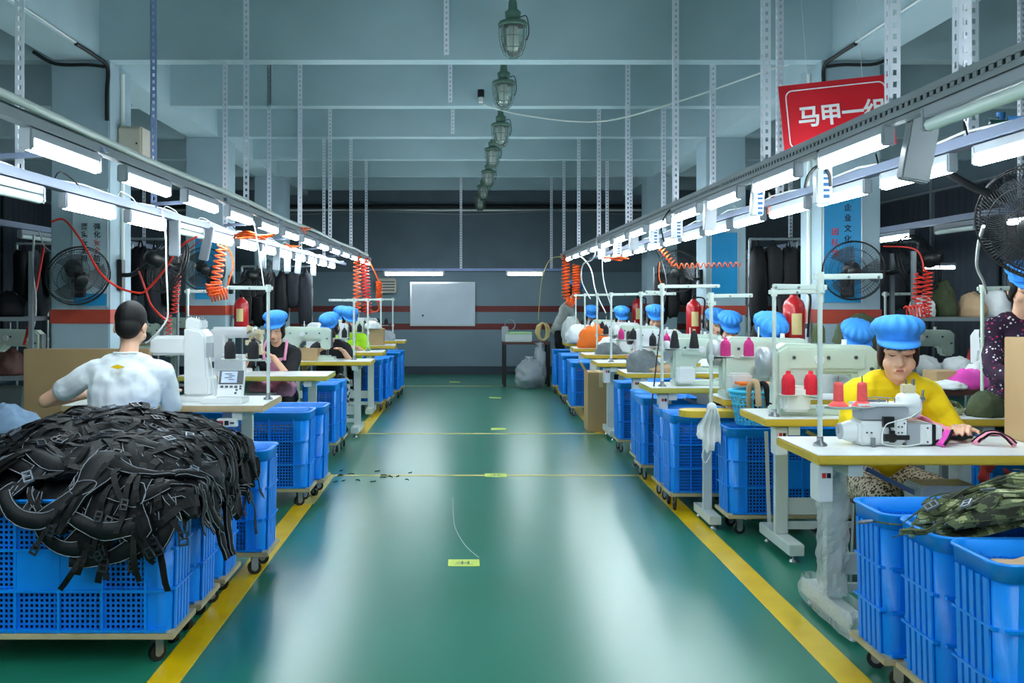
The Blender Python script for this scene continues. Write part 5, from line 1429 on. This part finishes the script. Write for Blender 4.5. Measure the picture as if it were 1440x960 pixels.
wire([(72, 312, 7.0), (90, 309, 7.0), (112, 335, 6.9), (140, 382, 6.8), (165, 403, 6.8), (190, 411, 6.8), (206, 408, 6.8), (232, 378, 6.7), (252, 348, 6.6), (278, 332, 6.5)], .008, 'hose_red', 'red air hose looping across the banner column to the light rail', 'hose')
wire([(194, 378, 7.98), (204, 405, 7.5), (212, 428, 7.2), (226, 444, 7.1), (238, 452, 7.2)], .009, 'hose_red', 'short red hose falling beside the man with black hair', 'hose')
wire([(228, 296, 6.1), (233, 330, 6.1), (234, 380, 6.1), (236, 430, 6.1), (234, 450, 6.1), (218, 472, 6.1), (205, 482, 6.15)], .006, 'wire_white', 'white cable hanging from the light down to the tall pattern machine')
wire([(354, 297, 7.0), (363, 345, 6.7), (371, 402, 6.28)], .004, 'wire_white', 'white cable running down to the stand on the wood-edged table')
wire([(55, 325, 8.5), (62, 345, 8.4), (75, 355, 8.0), (95, 356, 7.7)], .006, 'wire_white', 'white cable running to the fan below the safety banner')
wire([(48, 330, 8.4), (46, 380, 8.4), (50, 420, 8.3), (48, 455, 8.3), (38, 478, 8.3)], .01, 'wire_white', 'pale cable hanging in the side bay beside the banner column')
wire([(62, 345, 8.4), (52, 400, 8.4), (42, 450, 8.3), (34, 485, 8.3)], .012, 'hose_red', 'red strap hanging in the side bay left of the banner column', 'hose')
wire([(840, 330, 11.3), (835, 362, 11), (820, 372, 12), (818, 395, 12.2), (830, 420, 12.3)], .008, 'wire_white', 'white cable hanging in a loop near the U-shaped orange coil')
wire([(849, 338, 10.8), (847, 370, 10.8), (850, 400, 10.8), (862, 438, 10.8)], .006, 'wire_white', 'thin pale cable slanting down to the far machines')
wire([(922, 350, 8.0), (930, 368, 8.0), (937, 400, 7.6), (930, 450, 7.4), (922, 520, 7.2), (916, 590, 7.1), (928, 610, 7.1)], .005, 'wire_black', 'black cable hanging along the lime-edged table')
wire([(812, 355, 13.5), (830, 376, 13.5), (838, 410, 13.3), (852, 440, 13.2)], .009, 'wire_white', 'white pipe slanting behind the U-shaped orange coil')
wire([(795, 361, 15), (775, 364, 15), (763, 388, 15), (759, 420, 15.2), (757, 450, 15.4)], .006, 'wire_yellow', 'yellowish cable dropping from the rail end by the whiteboard wall')
wire([(1383, 318, 4.27), (1376, 345, 4.6), (1374, 375, 5.0), (1383, 396, 5.1), (1387, 412, 5.2)], .008, 'wire_white', 'white cable curling down from the large wire fan')
wire([(1150, 205, 4.2), (1152, 225, 4.2), (1158, 234, 4.2), (1166, 246, 4.2), (1168, 262, 4.2)], .007, 'wire_black', 'black tie hanging from the slotted rail below the sign', group='black ties', name='black_tie')
wire([(1156, 232, 4.2), (1146, 236, 4.2), (1136, 248, 4.2), (1132, 264, 4.2)], .007, 'wire_black', 'black tie end looping left of the tie below the sign', name='black_tie')
wire([(947, 291, 7.2), (938, 300, 7.2), (930, 318, 7.2), (934, 340, 7.3)], .006, 'wire_black', 'black wire loop on the rail by the second white control box')
# orange air gun on the rear rail
t = thing('air_gun', 'small orange air blow gun hooked on the rear rail below the sign', 'air gun', tuple(A(1083, 290, 6.4)))
MB().bar((0, 0, -.06), (.005, 0, .05), .03, .03).bar((0, 0, .05), (.06, 0, .06), .03, .035).build('grip', 'hose_orange', t, bevel=.008); MB().cyl((.06, 0, .06), (.12, 0, .06), .006, n=8).build('nozzle', 'steel', t)
t = thing('pipe_fitting', 'chrome and blue valve fitting on the rear rail near the big fan', 'fitting', (2.0, 3.72, 2.03))
MB().cyl((-.05, 0, .03), (.06, 0, .03), .014, n=10).build('valve', 'chrome', t); MB().cyl((.0, 0, .03), (.0, 0, .06), .016, n=10).bb((.02, -.015, .03), (.09, .015, .045)).build('blue_handle', 'ink_blue', t)
# ---------------- back wall things
t = thing('whiteboard', 'white rectangular whiteboard with faint smudges on the back wall', 'whiteboard', (-.42, YB-.03, .9))
MB().bb((-.57, -.01, 0), (.57, .02, .76)).build('board', 'board_white', t)
for lo, hi in (((-.59, -.02, -.02), (.59, .03, .012)), ((-.59, -.02, .748), (.59, .03, .78)), ((-.59, -.02, 0), (-.56, .03, .76)), ((.56, -.02, 0), (.59, .03, .76))): MB().bb(lo, hi).build('frame', 'alu', t, bevel=.004)
MB().cyl((-.36, -.014, .17), (-.36, -.008, .17), .02, n=12).build('magnet', 'panel_dark', t)
t = thing('wall_unit', 'pale air-conditioning unit on the back wall behind the orange coils', 'air conditioner', (-1.42, YB-.1, 1.48))
MB().bb((-.17, -.1, 0), (.17, .08, .26)).build('case', 'ac_beige', t, bevel=.02); mb = MB()
for k in range(4): mb.bb((-.14, -.105, .04+.05*k), (.14, -.098, .06+.05*k))
mb.build('vents', 'skirting', t)
Rv = Matrix.Rotation(PI/2, 3, 'X')
t = thing('workbench', 'black-legged bench with a pale green-topped box by the whiteboard wall', 'bench', (.58, 15.6, 0))
MB().bb((0, 0, .66), (.75, .5, .7)).build('top', 'wood_dark', t)
for x in (.03, .72):
    for y in (.03, .47): MB().bb((x-.025, y-.025, 0), (x+.025, y+.025, .66)).build('leg', 'black', t)
MB().bb((.03, .02, .2), (.72, .05, .24)).build('rail', 'black', t)
t = thing('storage_box', 'pale box with light green lid on the black-legged bench', 'box', (.8, 15.8, .7)); MB().bb((-.18, -.15, 0), (.24, .15, .12)).build('case', 'frame_paint', t, bevel=.01); MB().bb((-.15, -.16, .12), (.25, .16, .15)).build('lid', 'green_lid', t, bevel=.01)
t = thing('bench_machine', 'small grey bench device with a round loop on the bench edge', 'device', (.62, 15.75, .7)); MB().bb((-.05, -.05, .0), (.05, .05, .24)).build('body', 'mach_grey', t, bevel=.01)
MB().tube([(.08+.08*math.cos(a), 0, .26+.08*math.sin(a)) for a in [2*PI*k/16 for k in range(16)]], .01, 6, closed=True).build('loop', 'steel', t)
def bag(loc, r, m, label, cat='bag', seed=0, name='plastic_bag', top=True):
    b = thing(name, label, cat, loc); mb = MB()
    mb.ell((0, 0, r[2]*.96), r, 36, 24, None, 0, lambda d: 1+.25*noise.noise((d.x*2.5+seed, d.y*2.5, d.z*2.5))+.16*abs(noise.noise((d.x*6+seed, d.y*6, d.z*6))))
    mb.v = [(x, y, max(z, 0)) for x, y, z in mb.v]; mb.build('sack', m, b)
    if top:
        k = MB().lathe([(.02, 0), (.03, .03), (.06, .08), (.05, .085)], 12, (0, 0, r[2]*1.85), None, 0, True, lambda t, z: 1+.35*math.sin(5*t+seed)); k.build('gathered_neck', m, b)
    return b
bag((.98, 15.35, 0), (.22, .2, .22), 'bag_film', 'clear plastic bag of grey scraps on the floor under the bench', seed=2)
tag(MB().ell((.98, 15.35, .17), (.17, .15, .16), 14, 10).build('scraps', 'grey_cloth'), 'grey scraps inside the clear plastic bag', 'scraps')
bag((1.15, 15.5, .0), (.1, .12, .33), 'bag_film', 'tall clear plastic sack leaning on the bench', seed=5)
coilp = [Vector((1.22, 15.75, .86))+Vector((.12*math.cos(i*.8)*(1-.01*i), .05*math.sin(i*.31), .14*math.sin(i*.8))) for i in range(60)]
tag(MB().tube(coilp, .012, 5).build('strap_coil', 'label_cream'), 'yellow strap coil standing on the bench beside the grey shirt person', 'strap')
# ---------------- fire extinguishers
def ext(loc, label, r=.07, h=.34):
    e = thing('fire_extinguisher', label, 'fire extinguisher', loc)
    MB().lathe([(r*.9, 0), (r, .015), (r, h*.78), (r*.85, h*.88), (r*.4, h*.96), (r*.35, h)], 20).build('cylinder', 'ext_red', e)
    MB().bb((-.015, -.02, h), (.015, .02, h+.04)).bar((0, .02, h+.04), (0, -.09, h+.06), .02, .008).build('valve', 'black', e)
    MB().tube(bez([(0, -.02, h+.02), (r+.03, -.03, h), (r+.025, -.03, h*.6), (r+.02, -.02, h*.2)], 6), .009, 6).build('hose', 'black', e)
    a0 = 4.2; n = 8; vs = [(1.01*r*math.cos(a0+i*.14), 1.01*r*math.sin(a0+i*.14), z) for z in (h*.25, h*.65) for i in range(n)]
    MB().add(vs, [(i, i+1, n+i+1, n+i) for i in range(n-1)]).build('label_sheet', 'label_cream', e)
    MB().bb((-.03, r*.6, h*.4), (.03, r+.05, h*.5)).build('bracket', 'steel', e)
ext((2.62, 7.95, 1.0), 'red fire extinguisher on the column behind the red cones', .085, .42)
ext((2.66, 11.62, .96), 'red fire extinguisher on the farther column by the black top worker', .085, .42)
ext((-2.66, 11.8, 1.02), 'red fire extinguisher on the column behind the post-bed machine', .085, .38)
ext((2.66, 15.4, .96), 'red fire extinguisher on the last column of the red sign row', .085, .42)
for x, y, z in ((2.7, 8.02, 1.15), (2.74, 11.7, 1.1), (-2.74, 11.85, 1.15), (2.74, 15.45, 1.1)):
    struct(MB().bb((x-.05, y-.02, z), (x+.05, y+.06, z+.04)).build('trim_9', 'steel'))
# ---------------- cardboard
def carton(lo, hi, label, m='cardboard', tape=True, flaps=False):
    c = thing('cardboard_box', label, 'box', ((lo[0]+hi[0])/2, (lo[1]+hi[1])/2, lo[2])); sx, sy, sz = (hi[k]-lo[k] for k in range(3))
    MB().bb((-sx/2, -sy/2, 0), (sx/2, sy/2, sz)).build('body', m, c, bevel=.004)
    if tape: MB().bb((-sx*.08, -sy/2-.001, sz*.75), (sx*.08, -sy/2+.0005, sz)).bb((-sx*.08, -sy/2, sz), (sx*.08, sy/2, sz+.001)).build('tape', 'tape', c)
    if flaps:
        for sgn in (-1, 1): MB().bar((sgn*sx/2, 0, sz), (sgn*(sx/2+.06), 0, sz+.1), sy*.9, .004, (0, 0, 1)).build('flap', m, c)
    return c
carton((-3.0, 6.75, .0), (-2.15, 6.82, 1.05), 'large upright cardboard sheet box behind the man in the white T-shirt', 'cardboard_b', tape=False)
carton((1.27, 10.35, 0), (1.54, 10.7, .62), 'tall cardboard box standing by the aisle under the red sign row', flaps=True)
carton((2.46, 4.28, ZT), (2.9, 4.55, 1.22), 'cardboard box on the far end of the plastic-wrapped table')
carton((1.95, 6.36, ZT-.02-.04), (2.3, 6.5, ZT+.1), 'small brown box behind the cyan basket', tape=False) if False else None
carton((-1.75, 10.05, ZT), (-1.5, 10.25, ZT+.12), 'small brown box on the table before the checked skirt worker', tape=False)
carton((-1.3, 13.3, ZT), (-1.1, 13.55, ZT+.22), 'brown cardboard box on the far table behind the lime T-shirt', tape=False)
carton((2.98, 6.3, .825), (3.15, 6.5, .93), 'small cardboard box beside the pink cloth bundle', tape=False)
# ---------------- baskets
def basket(loc, rx, ry, h, m, label, name='plastic_basket', n=40, rows=4):
    b = thing(name, label, 'basket', loc)
    def ringp(k, z, g=0): return [((rx*k+g)*math.cos(2*PI*i/n), (ry*k+g)*math.sin(2*PI*i/n), z) for i in range(n)]
    MB().lathe([(0, 0), (.82, 0), (.82, .06*h), (0, .06*h)], n, mod=None).build('base', m, b).scale = (rx, ry, 1)
    rm = MB()
    for k, z, r in ((1.03, h, .011), (1.0, h-.03, .006)): rm.tube(ringp(k, z), r, 6, closed=True)
    rm.build('rim', m, b)
    g = MB()
    for i in range(n):
        a = 2*PI*i/n; g.bar((rx*.82*math.cos(a), ry*.82*math.sin(a), 0), (rx*1.0*math.cos(a), ry*1.0*math.sin(a), h), .008, .006, (math.cos(a), math.sin(a), 0))
    for j in range(rows): f_ = (j+.5)/rows; g.tube(ringp(.82+.18*f_, h*f_), .005, 5, closed=True)
    g.build('grille', m, b); return b
def heap(loc, r, m, label, cat='cloth', seed=1, name='cloth_pile', amp=.2):
    mb = MB().ell((0, 0, 0), r, 28, 16, None, 0, lambda d: 1+amp*noise.noise((d.x*2.4+seed, d.y*2.4, d.z*2.4))+amp*.5*noise.noise((d.x*6+seed, d.y*6, d.z*6)))
    mb.v = [(x, y, max(z, -r[2]*.35)+r[2]*.35) for x, y, z in mb.v]
    o = mb.build(name, m, None, loc=loc); return tag(o, label, cat)
basket((-2.2, 4.75, .38), .27, .22, .3, 'basket_red', 'red plastic basket beside the black vest pile')
heap((-2.2, 4.75, .42), (.24, .19, .34), 'denim', 'faded blue denim bundle in the red basket', seed=3, amp=.12)
t = thing('low_stand', 'low wooden stand holding the red basket', 'stand', (-2.2, 4.75, 0)); MB().bb((-.25, -.2, .35), (.25, .2, .38)).build('top', 'ply', t)
for sx in (-1, 1):
    for sy in (-1, 1): MB().bb((sx*.22-.02, sy*.17-.02, 0), (sx*.22+.02, sy*.17+.02, .35)).build('leg', 'ply', t)
basket((1.83, 6.02, .635), .23, .14, .2, 'basket_cyan', 'light blue oval basket on a crate under the red thread cones')
for k in range(4):
    p = [(1.70+.05*k, 5.95+.03*k, .68), (1.68+.06*k, 5.9+.03*k, .86), (1.71+.06*k, 5.86+.02*k, .9-.02*k), (1.72+.06*k, 5.845, .76)]
    mb = MB(); q = bez([Vector(x) for x in p], 5); mb.tube(q, .018, 6); o = mb.build('strap_bundle', 'black_cloth' if k % 2 else 'tan_cloth'); tag(o, '%s strap hanging over the light blue basket rim' % ('black' if k % 2 else 'tan'), 'strap', 'straps in the light blue basket '+str(k % 2))
tag(MB().bb((1.68, 6.1, .86), (2.1, 6.22, .875)).build('orange_board', 'orange_cloth'), 'thin orange board lying across the light blue basket', 'board')
# white cloth on the ledge
mb = MB(); vs = []; nr, nc = 16, 22
for j in range(nr):
    f_ = j/(nr-1)
    for i in range(nc):
        u = i/(nc-1)-.5; w_ = .03+.12*min(1, f_*1.8)**.7
        drop = .30*f_*(1-.35*abs(u)*2*f_+.3*noise.noise((u*9, 0, 1))*f_)
        vs.append((1.49+u*w_-.015*f_, 6.02+.03*math.sin(u*26+f_*2)*(.3+f_)-.012*math.sin(f_*9), .75-drop))
mb.add(vs, [(j*nc+i, j*nc+i+1, (j+1)*nc+i+1, (j+1)*nc+i) for j in range(nr-1) for i in range(nc-1)], 0, True)
mb.ell((1.49, 6.03, .735), (.03, .035, .03), 12, 8)
tag(mb.build('hanging_cloth', 'white_cloth'), 'crumpled white cloth hanging from the round-ended side table', 'cloth')
MB().tube(bez([(1.47, 6.04, .55), (1.43, 6.02, .45), (1.45, 6.02, .4), (1.49, 6.03, .46)], 6), .004, 5).build('cord_loop', 'white_cloth', bpy.data.objects['hanging_cloth'])
tag(MB().bar((1.75, 5.8, .62), (1.77, 5.8, .02), .022, .003, (0, 1, 0)).build('hanging_tape', 'white_cloth'), 'long white tape hanging to the floor before a blue crate', 'tape')
# ---------------- pink straps on the front right table
flatH = Heap(lambda x, t: Vector((x, t, ZT+.002)))
for k, (x, y, a, L, m, lbl) in enumerate(((2.03, 4.26, .5, .16, 'pink_cloth', 'pink padded strap with black edge beside the white machine'), (2.2, 4.3, .2, .16, 'pink_pale', 'curled pink and black strap on the plastic-wrapped table'), (2.06, 4.36, -.2, .2, 'black_cloth', 'black strap trailing between the pink straps on the white table'))):
    o = thing('pink_strap' if k < 2 else 'black_strap', lbl, 'strap', (x, y, ZT)); mb = MB(); ed = MB()
    p = arc2(x, y, a, L, 1.2*(-1)**k, 12); lf = [.004+(.045*math.sin(PI*i/12) if k < 2 else .01) for i in range(13)]
    strip(mb, flatH, p, .045 if k < 2 else .03, .012, lf, 0, ed, er=.006); ed.m = [0]*len(ed.f)
    for q, nm, mm in ((mb, 'pad', m), (ed, 'edging', 'black_cloth')):
        q.v = [tuple(Vector(v)-Vector((x, y, ZT))) for v in q.v]; q.build(nm, mm, o)
# fabric being sewn
mb = MB(); vs = []
for j in range(7):
    for i in range(9): vs.append((2.0+.03*i, 4.42+.02*j, ZT+.11+.02*math.sin(i*1.1+j*.5)-.012*i))
mb.add(vs, [(j*9+i, j*9+i+1, (j+1)*9+i+1, (j+1)*9+i) for j in range(6) for i in range(8)], 0, True)
o = mb.build('sewn_piece', 'pink_pale'); sm_ = o.modifiers.new('s', 'SOLIDIFY'); sm_.thickness = .008; tag(o, 'pale pink fabric piece being sewn in the white machine', 'fabric')
bag((2.62, 4.72, .45), (.16, .13, .14), 'bag_red', 'red plastic bag bundle below the plastic-wrapped table', seed=1, top=False)
struct_ = thing('bag_shelf', 'small grey shelf carrying the red plastic bag under the table', 'shelf', (2.62, 4.72, 0)); MB().bb((-.2, -.12, .42), (.2, .12, .45)).build('top', 'rail_grey', struct_)
for sx in (-1, 1): MB().bb((sx*.17-.015, -.015, 0), (sx*.17+.015, .015, .42)).build('leg', 'rail_grey', struct_)
# ---------------- right background bench
t = thing('packing_bench', 'wooden bench covered with pink cloth and bags behind the woman in yellow', 'bench', (2.95, 6.2, 0)); MB().bb((0, 0, .79), (.95, .42, .825)).build('top', 'wood_dark', t)
for x in (.05, .9):
    for y in (.05, .37): MB().bb((x-.02, y-.02, 0), (x+.02, y+.02, .79)).build('leg', 'rail_grey', t)
MB().bb((.03, .02, .45), (.92, .4, .47)).build('shelf', 'rail_grey', t)
heap((3.18, 6.3, .825), (.13, .08, .09), 'pink_cloth', 'bright pink cloth bundle on the wooden bench', seed=4)
heap((3.05, 6.28, .825), (.1, .1, .04), 'white_cloth', 'white plastic-wrapped fabric on the bench end', seed=6)
heap((3.36, 6.5, .825), (.1, .08, .12), 'white_cloth', 'white cloth bundle beside the pink cloth', seed=8)
heap((3.2, 6.3, .47), (.16, .12, .1), 'blue_cloth', 'blue cloth bundle on the bench shelf', seed=9)
heap((3.5, 6.3, .47), (.13, .12, .16), 'pink_pale', 'pale pink bundle on the bench shelf', seed=10)
flatbed((3.45, 6.45, .825), 'grey-white machine on the wooden bench beside the dotted dress', m='mach_white', s=1.2, rz=PI/2)
heap((2.8, 5.36, ZT), (.1, .09, .1), 'olive', 'olive green bag lying on the table end by the woman in yellow', seed=12)
heap((2.62, 5.45, ZT), (.1, .08, .06), 'camo', 'small camouflage pouch beside the olive bag', seed=13)
stand(2.88, 5.55, ZT, .7, 'greenish thread stand pole near the dotted dress', top=((.22, 0),), tray=.3, trays=((.1, 0),), m='mach_green')
heap((2.98, 7.5, 1.0), (.2, .13, .2), 'olive', 'dark green backpack before the banner column', seed=15)
t = thing('bag_table', 'narrow steel table carrying the dark green backpack', 'table', (2.98, 7.5, 0)); MB().bb((-.25, -.15, .97), (.35, .15, 1.0)).build('top', 'rail_grey', t)
for sx in (-.2, .3): MB().bb((sx-.015, -.1, 0), (sx+.015, .1, .97)).build('leg', 'rail_grey', t)
heap((3.24, 7.5, 1.0), (.1, .1, .14), 'black_cloth', 'black bag beside the dark green backpack', seed=16)
# ---------------- cloth piles on far tables
for k, (x, y, z, r, m, lbl) in enumerate((
        (1.62, 12.65, ZT, (.2, .14, .22), 'orange_cloth', 'orange cloth bundle on a far table below the red sign row'),
        (1.8, 12.55, ZT, (.16, .12, .1), 'white_cloth', 'white cloth heap beside the orange bundle'),
        (1.6, 13.95, ZT, (.2, .16, .2), 'white_cloth', 'tall white cloth pile on a far table'),
        (1.5, 14.15, ZT+.0, (.14, .1, .28), 'tee_grey', 'grey fabric stack on the last table of the red sign row'),
        (1.6, 11.2, ZT, (.14, .1, .1), 'grey_cloth', 'grey fabric bundle on the table by the tall cardboard box'),
        (1.52, 8.55, ZT, (.14, .1, .14), 'grey_cloth', 'grey plastic bundle at the table end by black cones'),
        (1.75, 8.5, ZT, (.2, .08, .05), 'tan_cloth', 'tan fabric strips lying on the table behind the lime-edged one'),
        (1.75, 9.9, ZT, (.14, .1, .08), 'pink_cloth', 'pink fabric bundle on the table before the fan column'),
        (-1.55, 11.75, ZT, (.15, .1, .12), 'grey_cloth', 'grey fabric heap on the table before the lime T-shirt'),
        (-1.25, 13.32, ZT+.22, (.1, .08, .08), 'white_cloth', 'white cloth on the brown box at the far table'),
        (-1.2, 14.8, ZT, (.15, .1, .12), 'bag_film', 'clear plastic bundle on the last table of the white T-shirt row'),
        (-2.2, 8.3, ZT, (.1, .08, .1), 'blue_cloth', 'blue and black cloth left of the post-bed machine'))):
    heap((x, y, z), r, m, lbl, seed=20+k)
flatbed((1.95, 7.25, ZT), 'hidden', s=.01) if False else None
# ---------------- side bay racks with dark bags
def rack(x0, x1, y, label, gl, n, zt=1.95, seed=0, cols=('black_cloth', 'black_cloth_b', 'black_matte', 'trousers_dark')):
    t = thing('bag_rack', label, 'rack', ((x0+x1)/2, y, 0)); w_ = (x1-x0)/2
    MB().cyl((-w_, 0, zt), (w_, 0, zt), .014, n=8).build('top_rail', 'rail_grey', t)
    for sx in (-1, 1):
        MB().cyl((sx*w_, 0, .0), (sx*w_, 0, zt), .014, n=8).build('post', 'rail_grey', t); MB().bb((sx*w_-.02, -.25, 0), (sx*w_+.02, .25, .03)).build('foot', 'rail_grey', t)
    rd = random.Random(seed)
    for i in range(n):
        x = x0+(x1-x0)*(i+.5)/n; h = rd.uniform(.45, .8); wd = (x1-x0)/n*.5
        b = thing('hanging_bag', 'dark bag hanging on the rack '+gl, 'bag', (x, y, zt-h-.06), 0, 'bags on the rack '+gl)
        mb = MB().ell((0, 0, h/2), (wd*1.25, .13, h/2), 18, 14, None, 0, lambda d: (abs(d.x)**4+abs(d.y)**4+abs(d.z)**4)**-.25*(.92+.16*noise.noise((d.x*3+i, d.y*3, d.z*3)))); mb.build('bag_body', rd.choice(cols), b)
        MB().tube([(-wd*.4, 0, h*.9), (0, 0, h+.075), (wd*.4, 0, h*.9)], .012, 5).build('handle', 'webbing', b)
rack(-3.7, -2.72, 9.4, 'pipe rack of dark bags behind the banner column', 'behind the safety banner column', 7, seed=1)
rack(2.68, 3.7, 9.4, 'pipe rack of dark bags behind the blue banner column', 'behind the blue banner column', 7, seed=2)
rack(3.3, 4.5, 9.9, 'pipe rack of dark bags seen beside the outer column fan', 'beside the outer column fan', 8, seed=3)
rack(-4.6, -3.4, 10.2, 'pipe rack of dark bags deep in the bay left of the safety banner', 'deep in the bay by the banner', 8, seed=4)
rack(-2.9, -2.0, 12.9, 'pipe rack of dark bags behind the post-bed machine column', 'behind the second banner column', 6, seed=5, zt=1.8)
rack(2.5, 3.6, 13.2, 'pipe rack of dark bags behind the farther extinguisher column', 'behind the farther extinguisher column', 7, seed=6, zt=1.8)
def shelf(x0, x1, y, label, seed, zs=(.3, .8, 1.25), bx='bay'):
    t = thing('storage_rack', label, 'shelf', ((x0+x1)/2, y, 0)); w_ = (x1-x0)/2; rd = random.Random(seed)
    for z in zs: MB().bb((-w_, -.2, z-.03), (w_, .2, z)).build('shelf_board', 'rail_grey', t)
    for sx in (-1, 1):
        for sy in (-1, 1): MB().bb((sx*w_-.015, sy*.19-.015, 0), (sx*w_+.015, sy*.19+.015, 1.75)).build('upright', 'rail_grey', t)
    for z in zs:
        x = x0+.1
        while x < x1-.1:
            w2 = rd.uniform(.08, .13); m = rd.choice(('black_cloth', 'grey_cloth', 'tan_cloth', 'olive', 'white_cloth', 'basket_red', 'wood_dark', 'black_cloth_b'))
            o = heap((x+w2/2, y+rd.uniform(-.05, .05), z), (w2, .13, rd.uniform(.1, .22)), m, bx, seed=rd.random()*50, name='fabric_bundle'); o['group'] = bx; x += w2*1.9+.02
shelf(-4.4, -3.3, 7.75, 'grey storage shelf of fabric bundles left of the safety banner column', 5, bx='fabric bundle on the shelf left of the safety banner column')
shelf(-4.9, -3.7, 5.9, 'grey storage shelf of bundles beside the cardboard sheet', 8, bx='fabric bundle on the shelf beside the cardboard sheet')
shelf(3.4, 4.6, 7.75, 'grey storage shelf of fabric bundles right of the outer column fan', 6, bx='fabric bundle on the shelf right of the outer column fan')
shelf(4.8, 5.9, 7.2, 'grey storage shelf of bundles behind the dotted dress', 7, bx='fabric bundle on the shelf behind the dotted dress')
